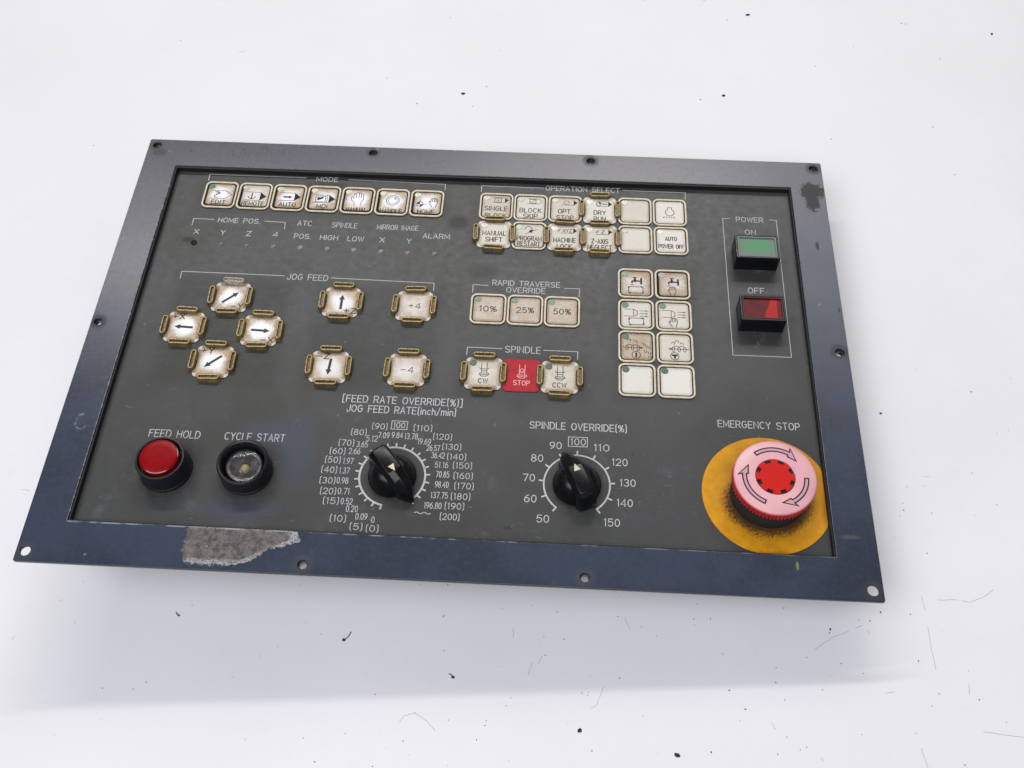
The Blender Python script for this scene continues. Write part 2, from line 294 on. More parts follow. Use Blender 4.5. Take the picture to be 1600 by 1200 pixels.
def rrect(cx, cy, w, h, r, n=6):
    p = []
    for sx, sy, a in ((1, 1, 0), (-1, 1, 90), (-1, -1, 180), (1, -1, 270)):
        p += arc(cx+sx*(w/2-r), cy+sy*(h/2-r), r, r, a, a+90, n)
    return p
def extrude(name, loops, z0, z1, mat, bev=0.0, res=1, smooth=35):
    """solid from outline loops (first is outer, the others holes) between z0 and z1"""
    cu = bpy.data.curves.new(name, 'CURVE'); cu.dimensions = '2D'; cu.fill_mode = 'BOTH'
    cu.extrude = max((z1-z0)/2-bev, 0.0)*S; cu.bevel_depth = bev*S; cu.bevel_resolution = res; cu.offset = -bev*S
    for lp in loops:
        s = cu.splines.new('POLY'); s.points.add(len(lp)-1); s.use_cyclic_u = True
        for p, (x, y) in zip(s.points, lp): p.co = (x*S, y*S, 0, 1)
    o = bpy.data.objects.new('tmp', cu); C.objects.link(o)
    dg = bpy.context.evaluated_depsgraph_get(); dg.update()
    me = bpy.data.meshes.new_from_object(o.evaluated_get(dg)); me.name = name
    bpy.data.objects.remove(o); bpy.data.curves.remove(cu)
    me.transform(Matrix.Translation((0, 0, (z0+z1)/2*S))); me.materials.clear(); finish(me, mat, smooth); return me
def lathe(name, prof, mat, n=48, smooth=35, teeth=None, cap=True):
    """prof = [(r, z)]; teeth = (index set, count, depth)"""
    V = []; F = []
    for i, (r, z) in enumerate(prof):
        for k in range(n):
            rr = r
            if teeth and i in teeth[0]: rr = r - (teeth[2] if k % 2 else 0)
            a = 2*math.pi*k/n; V.append((rr*math.cos(a), rr*math.sin(a), z))
    for i in range(len(prof)-1):
        for k in range(n):
            a = i*n+k; b = i*n+(k+1) % n; F.append((a, b, b+n, a+n))
    if cap: F.append(tuple(range((len(prof)-1)*n, len(prof)*n)))
    return me_from(name, V, F, mat, smooth)
def ribbon(pts, w, closed=False):
    """flat line of width w along pts -> verts 2d, quads"""
    P = []
    for p in pts:
        p = Vector(p)
        if not P or (p-P[-1]).length > 1e-4: P.append(p)
    if closed and (P[0]-P[-1]).length < 1e-4: P.pop()
    n = len(P); V = []; F = []
    if n < 2: return V, F
    for i in range(n):
        a = P[i-1] if (i > 0 or closed) else None; b = P[(i+1) % n] if (i < n-1 or closed) else None
        d1 = (P[i]-a).normalized() if a is not None and (P[i]-a).length > 1e-9 else None
        d2 = (b-P[i]).normalized() if b is not None and (b-P[i]).length > 1e-9 else None
        if d1 is None: d1 = d2
        if d2 is None: d2 = d1
        t = (d1+d2); t = t.normalized() if t.length > 1e-6 else d1
        nn = Vector((-t.y, t.x)); c = max(0.45, nn.dot(Vector((-d1.y, d1.x))))
        e = Vector((0, 0))
        if not closed and i == 0: e = -d1*w*.35
        if not closed and i == n-1: e = d1*w*.35
        V += [tuple(P[i]+e+nn*(w/2/c)), tuple(P[i]+e-nn*(w/2/c))]
    m = n if closed else n-1
    for i in range(m):
        a = 2*i; b = 2*((i+1) % n); F.append((a, a+1, b+1, b))
    return V, F
class Flat:
    """collects flat print: lines, text and filled shapes, laid as one sheet (each stroke a hair above the last)"""
    def __init__(s, z, wk=1.0): s.V = []; s.F = []; s.z = z; s.k = 0; s.wk = wk
    def _put(s, V, F):
        b = len(s.V); s.V += [(x, y, s.z+0.004*(s.k % 9)) for x, y in V]; s.F += [tuple(b+i for i in f) for f in F]; s.k += 1
    def line(s, pts, w, closed=False, ymin=None):
        w *= s.wk
        if ymin is None: s._put(*ribbon(pts, w, closed)); return
        if closed: pts = list(pts)+[pts[0]]
        run = []
        for i in range(len(pts)-1):
            (x0, y0), (x1, y1) = pts[i], pts[i+1]
            if y0 < ymin and y1 < ymin:
                if len(run) > 1: s._put(*ribbon(run, w))
                run = []; continue
            if y0 < ymin: t = (ymin-y0)/(y1-y0); x0, y0 = x0+t*(x1-x0), ymin; run = []
            if not run: run = [(x0, y0)]
            if y1 < ymin:
                t = (ymin-y0)/(y1-y0); run.append((x0+t*(x1-x0), ymin)); s._put(*ribbon(run, w)); run = []
            else: run.append((x1, y1))
        if len(run) > 1: s._put(*ribbon(run, w))
    def fill(s, pts): s._put(list(pts), [tuple(range(len(pts)))])
    def text(s, t, cx, cy, h, w=None, lw=0.42, ymin=None, slant=0.0, gap=1.55, rot=0.0):
        x = 0; out = []
        for ch in t:
            if ch == ' ': x += 2.6+gap; continue
            gw, st = FONT[ch]
            for pts, cl in st: out.append(([(px+x, py) for px, py in pts], cl))
            x += gw+gap
        tw = x-gap; sy = h/6.0; sx = (w/tw) if w else sy*0.95
        co, si = math.cos(rot), math.sin(rot)
        for pts, cl in out:
            q = [((px-tw/2)*sx+(py-3)*sy*slant, (py-3)*sy) for px, py in pts]
            q = [(cx+a*co-b*si, cy+a*si+b*co) for a, b in q]
            s.line(q, lw, cl, ymin)
    def mesh(s, name, mat): return me_from(name, s.V, s.F, mat)
def L(*p): return (list(p), False)
FONT = {
 'A': (4, [L((0, 0), (2, 6), (4, 0)), L((.7, 2), (3.3, 2))]),
 'B': (3.9, [([(0, 0), (0, 6)]+arc(2.3, 4.55, 1.4, 1.45, 90, -90)+[(0, 3.1)], False), ([(2.3, 3.1)]+arc(2.3, 1.55, 1.6, 1.55, 90, -90)+[(0, 0)], False)]),
 'C': (4, [(arc(2.1, 3, 2.1, 3, 48, 312, 12), False)]),
 'D': (4, [([(0, 0), (0, 6), (1.6, 6)]+arc(1.7, 3, 2.3, 3, 88, -88, 10)+[(1.6, 0), (0, 0)], False)]),
 'E': (3.5, [L((3.5, 6), (0, 6), (0, 0), (3.5, 0)), L((0, 3.1), (3, 3.1))]),
 'F': (3.4, [L((3.4, 6), (0, 6), (0, 0)), L((0, 3.1), (2.9, 3.1))]),
 'G': (4.2, [(arc(2.1, 3, 2.1, 3, 48, 360, 13)+[(2.4, 3)], False)]),
 'H': (3.8, [L((0, 0), (0, 6)), L((3.8, 0), (3.8, 6)), L((0, 3.1), (3.8, 3.1))]),
 'I': (0.3, [L((.15, 0), (.15, 6))]),
 'J': (3, [([(3, 6), (3, 1.6)]+arc(1.6, 1.6, 1.4, 1.6, 0, -180, 8), False)]),
 'K': (3.8, [L((0, 0), (0, 6)), L((3.6, 6), (0, 2.2)), L((1.2, 3.4), (3.8, 0))]),
 'L': (3.2, [L((0, 6), (0, 0), (3.2, 0))]),
 'M': (4.6, [L((0, 0), (0, 6), (2.3, 1.2), (4.6, 6), (4.6, 0))]),
 'N': (4, [L((0, 0), (0, 6), (4, 0), (4, 6))]),
 'O': (4.3, [(circ(2.15, 3, 2.15, 18, 3), True)]),
 'P': (3.8, [([(0, 0), (0, 6)]+arc(2.2, 4.4, 1.6, 1.6, 90, -90)+[(0, 2.8)], False)]),
 'R': (3.9, [([(0, 0), (0, 6)]+arc(2.2, 4.4, 1.6, 1.6, 90, -90)+[(0, 2.8)], False), L((2.1, 2.8), (3.9, 0))]),
 'S': (4, [(arc(2, 4.5, 1.85, 1.5, 25, 262, 9)+arc(2, 1.5, 2, 1.5, 82, -152, 9), False)]),
 'T': (4, [L((0, 6), (4, 6)), L((2, 6), (2, 0))]),
 'U': (3.9, [([(0, 6), (0, 1.9)]+arc(1.95, 1.9, 1.95, 1.9, 180, 360, 8)+[(3.9, 6)], False)]),
 'V': (4, [L((0, 6), (2, 0), (4, 6))]),
 'W': (5.4, [L((0, 6), (1.4, 0), (2.7, 5.6), (4, 0), (5.4, 6))]),
 'X': (3.8, [L((0, 0), (3.8, 6)), L((0, 6), (3.8, 0))]),
 'Y': (4, [L((0, 6), (2, 2.9), (4, 6)), L((2, 2.9), (2, 0))]),
 'Z': (3.8, [L((.1, 6), (3.8, 6), (0, 0), (3.8, 0))]),
 '0': (3.4, [(circ(1.7, 3, 1.7, 16, 3), True)]),
 '1': (1.3, [L((0, 5), (.9, 6), (.9, 0))]),
 '2': (3.6, [(arc(1.8, 4.2, 1.75, 1.8, 170, -25, 9)+[(0, 0), (3.6, 0)], False)]),
 '3': (3.5, [(arc(1.7, 4.5, 1.55, 1.5, 150, -90, 8), False), (arc(1.7, 1.55, 1.8, 1.55, 90, -155, 8), False)]),
 '4': (3.8, [L((2.9, 0), (2.9, 6), (0, 1.8), (3.8, 1.8))]),
 '5': (3.5, [([(3.2, 6), (.5, 6), (.2, 3.2)]+arc(1.7, 1.95, 1.8, 1.95, 125, -150, 9), False)]),
 '6': (3.5, [(circ(1.75, 1.85, 1.75, 14, 1.85), True), L((.02, 2), (.5, 3.9), (1.5, 5.3), (2.8, 6))]),
 '7': (3.5, [L((0, 6), (3.5, 6), (1.3, 0))]),
 '8': (3.5, [(circ(1.75, 4.55, 1.45, 12, 1.45), True), (circ(1.75, 1.55, 1.75, 14, 1.55), True)]),
 '9': (3.5, [(circ(1.75, 4.15, 1.75, 14, 1.85), True), L((3.48, 4), (3, 2.1), (2, .7), (.7, 0))]),
 '.': (.5, [L((.1, .1), (.4, .1))]),
 '%': (4.6, [L((.7, 0), (3.9, 6)), (circ(1, 4.6, 1, 10, 1.3), True), (circ(3.6, 1.4, 1, 10, 1.3), True)]),
 '(': (1.2, [L((1.2, 6.9), (.3, 6), (.3, 0), (1.2, -.9))]),
 ')': (1.2, [L((0, 6.9), (.9, 6), (.9, 0), (0, -.9))]),
 '[': (1.6, [L((1.6, 6.8), (0, 6.8), (0, -.8), (1.6, -.8))]),
 ']': (1.6, [L((0, 6.8), (1.6, 6.8), (1.6, -.8), (0, -.8))]),
 '/': (2.6, [L((0, -.6), (2.6, 6.6))]),
 '+': (3.4, [L((0, 3), (3.4, 3)), L((1.7, 1.1), (1.7, 4.9))]),
 '-': (3, [L((0, 2.9), (3, 2.9))]),
 '~': (6, [([(i*.5, 3+.7*math.sin(i*1.05)) for i in range(13)], False)]),
 'i': (.3, [L((.15, 0), (.15, 4)), L((.15, 5.5), (.15, 5.9))]),
 'n': (2.8, [L((0, 0), (0, 4)), (arc(1.4, 2.6, 1.4, 1.4, 180, 0, 7)+[(2.8, 0)], False)]),
 'c': (3, [(arc(1.6, 2, 1.6, 2, 48, 312, 10), False)]),
 'h': (2.8, [L((0, 0), (0, 6)), (arc(1.4, 2.6, 1.4, 1.4, 180, 0, 7)+[(2.8, 0)], False)]),
 'm': (4.6, [L((0, 0), (0, 4)), (arc(1.15, 2.85, 1.15, 1.15, 180, 0, 6)+[(2.3, 0)], False), (arc(3.45, 2.85, 1.15, 1.15, 180, 0, 6)+[(4.6, 0)], False)]),
}

# ---------------------------------------------------------------- table and the panel's body
def build_table():
    me = bpy.data.meshes.new('table'); n = 2.2
    me.from_pydata([(-n, -n, 0), (n, -n, 0), (n, n, 0), (-n, n, 0), (-n, -n, -.03), (n, -n, -.03), (n, n, -.03), (-n, n, -.03)], [],
                   [(0, 1, 2, 3), (7, 6, 5, 4), (0, 4, 5, 1), (1, 5, 6, 2), (2, 6, 7, 3), (3, 7, 4, 0)])
    finish(me, M['table']); link('table', me, kind='structure')
build_table()
ZF = -4.0        # top of the recessed face plate; the frame's top is 0
root = bpy.data.objects.new('control_panel', None); C.objects.link(root); root.matrix_world = PANEL
root['label'] = 'worn machine control panel with blue-grey frame, square keys and knobs lying on the white table'
root['category'] = 'control panel'

def P2(pts): return [(PX(x), PY(y)) for x, y in pts]
HOLES = [(5.2, 5.2, 2.5), (141.6, 5.1, 2.5), (277.6, 5.3, 2.5), (415, 5.2, 2.6), (3.9, 142, 2.3), (415.2, 142.4, 2.5), (4.6, 279.7, 2.6), (140.8, 280.1, 2.4), (277.5, 279.9, 2.4), (415, 279.6, 2.8)]
def build_body():
    outer = rrect(0, 0, 420, 285.3, 1.0, 3)
    inner = P2([(20.7, 21.9), (399.5, 21.3), (399.4, 263.4), (20.6, 262.6)])
    loops = [outer, inner]+[circ(PX(x), PY(y), r, 24) for x, y, r in HOLES]
    me = extrude('frame', loops, -2.0, 0, M['frame'], bev=0.3, res=1, smooth=50)
    fr = link('frame', me, root)
    # threaded bushes behind the holes that are not plain corner slots
    bush = lathe('bush', [(1.8, -2.05), (3.3, -2.05), (3.3, -4.2), (1.8, -4.2), (1.8, -2.05)], M['steel'], 20, 30, cap=False)
    for i, (x, y, r) in enumerate(HOLES):
        if i not in (6, 9): link('bush', bush, fr, (PX(x), PY(y), 0))
    # black edge lining the recess
    a = P2([(20.9, 22.1), (399.3, 21.5), (399.2, 263.2), (20.8, 262.4)]); b = P2([(21.8, 23.1), (398.6, 22.5), (398.5, 262.9), (21.7, 262.1)])
    link('recess_edge', extrude('recess_edge', [a, b], ZF+.01, -0.5, M['gasket'], .1, 0), root)
    fp = link('face_plate', extrude('face_plate', [[(-193, -124.5), (193, -124.5), (193, 124.5), (-193, 124.5)]], ZF-2, ZF, M['film'], 0), root)
    hs = link('rear_housing', extrude('rear_housing', [rrect(0, -2, 350, 205, 3, 3)], -32.7, ZF-2.05, M['housing'], .6), root)
    link('rear_connector', extrude('rear_connector', [rrect(-150, -2, 34, 150, 2, 3)], -53.4, -32.75, M['housing'], .6), root)
    return fr, fp
FRAME, PLATE = build_body()

# ---------------------------------------------------------------- print on the face plate
def legend(fn, name='lettering', label=None, mat='print'):
    f = Flat(ZF+0.05); fn(f); o = link(name, f.mesh(name, M[mat]), PLATE)
    if label: o['label'] = label
    return o
def T(f, s, x0, x1, y, h, lw=.45, **k): f.text(s, PX((x0+x1)/2), PY(y), h, x1-x0, lw, **k)
def BR(f, pts, lw=.42): f.line(P2(pts), lw)
def word(s, x0, x1, y, h, lw=.45, **k): legend(lambda f: T(f, s, x0, x1, y, h, lw, **k), label='white lettering '+s)
word('MODE', 108.6, 121.8, 25.2, 3.3)
for q_ in ([(41.8, 29.6), (41.6, 24.5), (101.9, 24.4)], [(128.4, 24.7), (188.5, 25.6), (188.6, 30.4)]): legend(lambda f: BR(f, q_), 'bracket_line')
for q_ in ([(39.4, 66), (39.3, 60.9), (51.9, 60.9)], [(82.5, 60.9), (95.1, 61.2), (95.3, 66.3)]): legend(lambda f: BR(f, q_), 'bracket_line')
word('HOME POS.', 54.5, 79.8, 61.2, 3.5)
word('ATC', 102.6, 111.1, 61.3, 3.5); word('SPINDLE', 123.5, 138.4, 61.7, 3.7, .38); word('MIRROR IMAGE', 150.6, 175.2, 61.9, 3.6, .38)
for s, x, y in (('X', 43.2, 70.9), ('Y', 59.2, 71), ('Z', 74.7, 71), ('4', 90.8, 70.9), ('X', 154.7, 71.9), ('Y', 170.8, 72)): word(s, x-1.35, x+1.35, y, 3.5)
word('POS.', 102.2, 112, 71.5, 3.5); word('HIGH', 117.8, 128.2, 71.7, 3.5); word('LOW', 134.2, 143.7, 71.9, 3.5); word('ALARM', 178.7, 194.5, 67.4, 3.5)
word('OPERATION SELECT', 250.5, 295.7, 25.6, 3.5, .48)
for q_ in ([(211, 30.8), (210.9, 25.6), (249.3, 25.7)], [(297.6, 25.2), (335.9, 25.2), (335.7, 30.4)]): legend(lambda f: BR(f, q_), 'bracket_line')
word('JOG FEED', 103.1, 126.7, 102.1, 4.0)
for q_ in ([(41.2, 106.5), (41.1, 101.3), (101.2, 101.6)], [(128.3, 101.8), (188.5, 102.7), (188.6, 107.9)]): legend(lambda f: BR(f, q_), 'bracket_line')
word('RAPID TRAVERSE', 222.2, 260.9, 100.5, 3.6, .46); word('OVERRIDE', 230.5, 252.7, 105.3, 3.6, .46)
for q_ in ([(211.1, 108.1), (211, 102.6), (219.7, 102.7)], [(263.8, 102.7), (272.4, 102.6), (272.2, 108.1)]): legend(lambda f: BR(f, q_), 'bracket_line')
word('SPINDLE', 232, 251.4, 146.6, 4.1)
for q_ in ([(210.9, 151.4), (210.9, 146.3), (230.3, 146.4)], [(253.1, 146.3), (272.1, 146.4), (272, 151.5)]): legend(lambda f: BR(f, q_), 'bracket_line')
word('POWER', 365.7, 381.7, 45.1, 3.6, .42); word('ON', 370.4, 376.6, 55.0, 3.5, .42); word('OFF', 369.0, 378.2, 98.9, 3.9, .42)
legend(lambda f: BR(f, [(362, 44.7), (357.6, 44.9), (357.5, 144.3), (389.6, 144.2), (389.7, 44.8), (385.4, 44.7)], .36), 'power_box_line')
word('EMERGENCY STOP', 346.9, 389.7, 188.5, 4.0); word('FEED HOLD', 47.9, 74.8, 209.2, 4.2); word('CYCLE START', 88.0, 119.5, 209.0, 4.2)
word('[FEED RATE OVERRIDE(%)]', 146.7, 210.8, 182.8, 4.1, .5); word('JOG FEED RATE(inch/min)', 149.6, 207.9, 188.8, 4.1, .5)
word('SPINDLE OVERRIDE(%)', 247.6, 298.6, 194.3, 4.0, .5)
FR_OUT = [('(0)', 171.6, 257.9), ('(5)', 163.4, 257.3), ('(10)', 153.8, 253.2), ('(15)', 148.9, 243.7), ('(20)', 146.7, 238.3), ('(30)', 145.5, 232.3), ('(40)', 145.5, 226.1), ('(50)', 146.6, 220.3), ('(60)', 148.3, 215.1), ('(70)', 152.2, 209.9), ('(80)', 157.9, 203.3), ('(90)', 168.5, 199.2), ('(110)', 191.3, 199.2), ('(120)', 202.1, 203.9), ('(130)', 207.4, 209.7), ('(140)', 210.4, 215.4), ('(150)', 213.8, 220.4), ('(160)', 214.6, 226.3), ('(170)', 215.5, 232.1), ('(180)', 214.2, 238.1), ('(190)', 211.5, 243.6), ('(200)', 209.6, 249.6)]
FR_IN = [('0', 171.4, 253.1), ('0.09', 165.4, 251.6), ('0.20', 160.1, 247.6), ('0.52', 156.9, 243.6), ('0.71', 154.6, 238.0), ('0.98', 153.2, 232.0), ('1.37', 153.4, 226.3), ('1.97', 154.6, 220.6), ('2.66', 157.1, 214.7), ('3.65', 160.6, 210.5), ('5.12', 165.2, 206.7), ('7.09', 171.2, 204.5), ('9.84', 178.3, 204.1), ('13.78', 185.7, 204.4), ('19.69', 192.8, 207.2), ('26.57', 197.8, 210.8), ('36.42', 200.7, 215.0), ('51.16', 203.0, 220.5), ('70.85', 204.0, 226.0), ('98.40', 204.1, 231.8), ('137.75', 203.4, 237.9), ('196.80', 200.6, 243.8)]
for s, x, y in FR_OUT:
    w = {3: 6.3, 4: 8.0, 5: 9.8}[len(s)]; word(s, x-w/2, x+w/2, y, 3.3, .36)
for s, x, y in FR_IN:
    w = {1: 1.3, 4: 5.7, 5: 6.7, 6: 8.5}[len(s)]
    w = w-.7 if s[0] == '1' and len(s) == 4 else w
    word(s, x-w/2, x+w/2, y, 3.3, .34)
legend(lambda f: f.text('~', PX(195.7), PY(248.2), 4, 8, .4), 'rapid_mark')
word('100', 175.8, 181.6, 198.0, 3.2, .38)
legend(lambda f: f.line(P2([(174.6, 195.5), (182.9, 195.5), (182.9, 200.5), (174.6, 200.5)]), .38, True), 'number_box')
def dial(cx, cy, r, r2, angs, w):
    def fn(f):
        a0, a1 = angs[0], angs[-1]; n = 60
        f.line([(PX(cx)+r*math.sin(R(a0+(a1-a0)*i/n)), PY(cy)+r*math.cos(R(a0+(a1-a0)*i/n))) for i in range(n+1)], w)
        for a in angs:
            s, c = math.sin(R(a)), math.cos(R(a)); f.line([(PX(cx)+r*s, PY(cy)+r*c), (PX(cx)+r2*s, PY(cy)+r2*c)], .85)
    legend(fn, 'dial_scale')
dial(178.3, 228.3, 16.9, 19.1, [192.5+14.0*k for k in range(23)], 1.0)
SP = [('50', 256.2, 248.3), ('60', 249.5, 237.4), ('70', 248.3, 225.6), ('80', 252.1, 214.0), ('90', 261.5, 206.1), ('110', 285.5, 206.3), ('120', 294.9, 214.4), ('130', 298.9, 226.1), ('140', 297.3, 237.5), ('150', 290.8, 248.7)]
for s, x, y in SP:
    w = 5.9 if len(s) == 2 else 7.6; word(s, x-w/2, x+w/2, y, 3.9, .46)
word('100', 269.4, 277.0, 203.4, 3.8, .4)
legend(lambda f: f.line(P2([(268.1, 200.6), (278.0, 200.6), (278.0, 206.2), (268.1, 206.2)]), .38, True), 'number_box')
dial(272.9, 228.3, 16.9, 19.3, [217.5+28.5*k for k in range(11)], .85)

# ---------------------------------------------------------------- small indicator lamps
led = lathe('indicator_lamp', [(1.75, 0), (1.7, .1), (1.4, .28), (.9, .4), (.3, .45)], M['lamp'], 20, 50)
for x, y, c in [(59.3, 79.8, (74, 104, 90)), (75, 79.9, (76, 104, 92)), (91, 79.8, (88, 116, 106)), (107, 80, (124, 134, 122)), (122.9, 80.1, (118, 122, 120)), (138.9, 80.2, (124, 130, 124)), (155, 80.5, (138, 116, 108)), (170.8, 80.8, (128, 106, 100)), (186.6, 80.6, (126, 102, 98))]:
    o = link('indicator_lamp', led, root, (PX(x), PY(y), ZF+.02)); o.color = srgb(*c)
hole = lathe('indicator_lamp', [(1.9, .0), (1.9, .25), (1.5, .35), (1.3, .06), (0.4, .03)], M['grime'], 20, 50)
o = link('indicator_lamp', hole, root, (PX(43.6), PY(79.7), ZF+.02)); o['label'] = 'empty dark hole of the missing first X lamp'

# ---------------------------------------------------------------- square keys
base_me = extrude('key', [rrect(0, 0, 20.1, 20.9, 3.4)], 0, .35, M['grime'], .1, 0)
base_g = extrude('key', [rrect(0, 0, 18.8, 19.0, 3.0)], 0, .25, M['grime'], .1, 0)
rim_me = extrude('rim', [rrect(0, 0, 20.3, 21.1, 3.5), rrect(0, 0, 18.1, 18.8, 2.6)], .2, 1.0, M['rim'], .28, 2)
face_me = extrude('key_face', [rrect(0, 0, 16.8, 17.4, 2.3)], .36, .62, M['face'], .08, 0)
def lobed(w, h, dip):
    p = []
    for sx, sy, a in ((1, 1, 0), (-1, 1, 90), (-1, -1, 180), (1, -1, 270)):
        r = 3.0; cx, cy = sx*(w/2-r), sy*(h/2-r); p += arc(cx, cy, r, r, a-18, a+108, 8)
        # middle of the side that follows, drawn in
        if (sx, sy) == (1, 1): q = [(4.5, h/2-dip), (0, h/2-dip-.15), (-4.5, h/2-dip)]
        elif (sx, sy) == (-1, 1): q = [(-w/2+dip, 4.5), (-w/2+dip+.15, 0), (-w/2+dip, -4.5)]
        elif (sx, sy) == (-1, -1): q = [(-4.5, -h/2+dip), (0, -h/2+dip+.15), (4.5, -h/2+dip)]
        else: q = [(w/2-dip, -4.5), (w/2-dip-.15, 0), (w/2-dip, 4.5)]
        p += q
    return p
face_g = extrude('key_face', [lobed(20.2, 20.6, 1.3)], .26, .6, M['face'], .12, 1)
lampk = extrude('lamp_window', [circ(0, 0, 2.0, 20)], .6, .78, M['lamp'], .12, 1)
# guard: raised plastic wall with a slot in its top, drawn along x
def stad(w, h): return rrect(0, 0, w, h, h/2-.001, 6)
def loft(name, rings, mat, smooth=40, cap0=False, cap1=False):
    V = []; F = []; n = len(rings[0][0])
    for pts, z in rings: V += [(x, y, z) for x, y in pts]
    for i in range(len(rings)-1):
        for k in range(n): a = i*n+k; b = i*n+(k+1) % n; F.append((a, b, b+n, a+n))
    if cap1: F.append(tuple(range((len(rings)-1)*n, len(rings)*n)))
    if cap0: F.append(tuple(reversed(range(n))))
    return me_from(name, V, F, mat, smooth)
guard_me = loft('guard', [(stad(13.4, 4.3), 0), (stad(12.9, 3.7), .8), (stad(12.2, 3.1), 2.2), (stad(12.0, 2.95), 2.6)], M['guard'])
slot_me = loft('guard_slot', [(stad(10.8, 1.7), 2.9), (stad(10.6, 1.5), 1.9)], M['guard'], cap1=True)
lip_me = loft('guard_lip', [(stad(12.1, 3.05), 2.55), (stad(12.0, 2.95), 2.95), (stad(11.5, 2.5), 3.1), (stad(11.1, 2.1), 3.05), (stad(10.8, 1.7), 2.88)], M['lip'])
fil_me = loft('guard_foot', [([(x*.97, y*.97) for x, y in stad(14.2, 5.2)], .25), (stad(13.6, 4.6), .8), (stad(13.0, 3.9), 1.05)], M['lip'])
def guard(parent, x, y, vert=False, mat=None, broken=False, foot=0):
    g = link('guard', guard_me, parent, (x, y, 0)); g.rotation_euler = (R(random.uniform(-2, 2)), R(random.uniform(-2, 2)), R(90 if vert else 0)+R(random.uniform(-1.5, 1.5)))
    l = None
    if mat: g.material_slots[0].link = 'OBJECT'; g.material_slots[0].material = M[mat]; g['label'] = 'scraped grey guard'
    return g
# the lip belongs to the guard's own mesh: join once so that a guard stays one part
def join_mesh(name, parts):
    bm = bmesh.new(); mats = []
    for me, mt in parts:
        n0 = len(bm.faces); bm.from_mesh(me); bm.faces.ensure_lookup_table()
        for f in bm.faces[n0:]: f.material_index = mt
    out = bpy.data.meshes.new(name); bm.to_mesh(out); bm.free(); return out
gm = join_mesh('guard', [(guard_me, 0), (slot_me, 0), (lip_me, 1)]); gm.materials.append(M['guard']); gm.materials.append(M['lip']); gm.set_sharp_from_angle(angle=R(40)); guard_me = gm

YM = -8.3
def pencil(f, x0, x1, xt, yc, hh, lw=.32, filled=False, square=True):
    """block arrow: two lines and a tip"""
    f.line([(x0, yc+hh), (x1, yc+hh), (xt, yc), (x1, yc-hh), (x0, yc-hh)], lw)
    if filled: f.fill([(x1, yc-hh), (xt, yc), (x1, yc+hh)]); 
def arrow(f, x0, y0, x1, y1, sw=1.5, hw=3.4, hl=3.4):
    d = Vector((x1-x0, y1-y0)); l = d.length; d.normalize(); n = Vector((-d.y, d.x)); a = Vector((x0, y0)); t = Vector((x1, y1)); b = t-d*hl
    f.fill([tuple(p) for p in (a-n*sw/2, b-n*sw/2, b-n*hw/2, t, b+n*hw/2, b+n*sw/2, a+n*sw/2)])
def hand(f, x, y, s, lw=.32, ymin=YM):
    o = [(-1.4, -4), (-1.5, -2.6), (-3.0, -.8), (-3.4, .6), (-3.1, 1.5), (-2.4, 1.3), (-2.1, .6), (-2.1, 2.4), (-2.0, 3.6), (-1.5, 4.0), (-1.0, 3.6), (-.8, 3.9), (-.3, 4.3), (.2, 3.9), (.5, 4.1), (1.0, 4.2), (1.4, 3.6), (1.8, 3.6), (2.3, 3.3), (2.5, 2.6), (2.6, .6), (2.4, -.8), (1.7, -2.4), (1.6, -4)]
    f.line([(x+a*s, y+b*s) for a, b in o], lw, False, ymin)
    for a, b0, b1 in ((-1.0, .8, 3.5), (.3, .9, 3.8), (1.45, .8, 3.5), (-2.1, 0, .7)): f.line([(x+a*s, y+b0*s), (x+a*s, y+b1*s)], lw, False, ymin)
def boxarr(f):
    f.line([(-4, -2.5), (4.2, -2.5), (4.2, -7), (-4, -7)], .32, True)
    for x, y in ((-4, -3.2), (3.4, -2.5), (4.2, -6.4), (-3.2, -7)): f.fill(circ(x, y, .55, 8))
def tap(f):
    f.fill([(2.7, -.7), (3.8, -.7), (3.8, 4), (2.7, 4)]); f.fill([(-1.6, 1.2), (2.65, 1.2), (2.65, 2.2), (-1.6, 2.2)])
    f.fill([(-2.5, 0), (-1.6, 0), (-1.6, 2.15), (-2.2, 1.9), (-2.5, 1.3)]); f.fill([(-.9, .9), (.2, .9), (.4, 2.6), (0, 3.8), (-.7, 3.8), (-1.1, 2.6)])
    f.fill([(-1.5, 3.85), (.8, 3.85), (.8, 4.5), (-1.5, 4.5)]); f.line([(-2.8, -1.1), (-1.3, -1.1)], .4)
def nozzle(f):
    f.line([(-6.8, 3.6), (-1.4, 3.6), (.7, 2.4), (.7, -.2), (-1.4, -1.2), (-6.4, -1.2)], .3); f.line([(-1.4, 3.6), (-1.4, -1.2)], .3)
    for y in (2.7, .8, -1.0): f.line([(2.2, y), (6, y)], .28); f.fill([(5.4, y-.5), (7.1, y), (5.4, y+.5)])
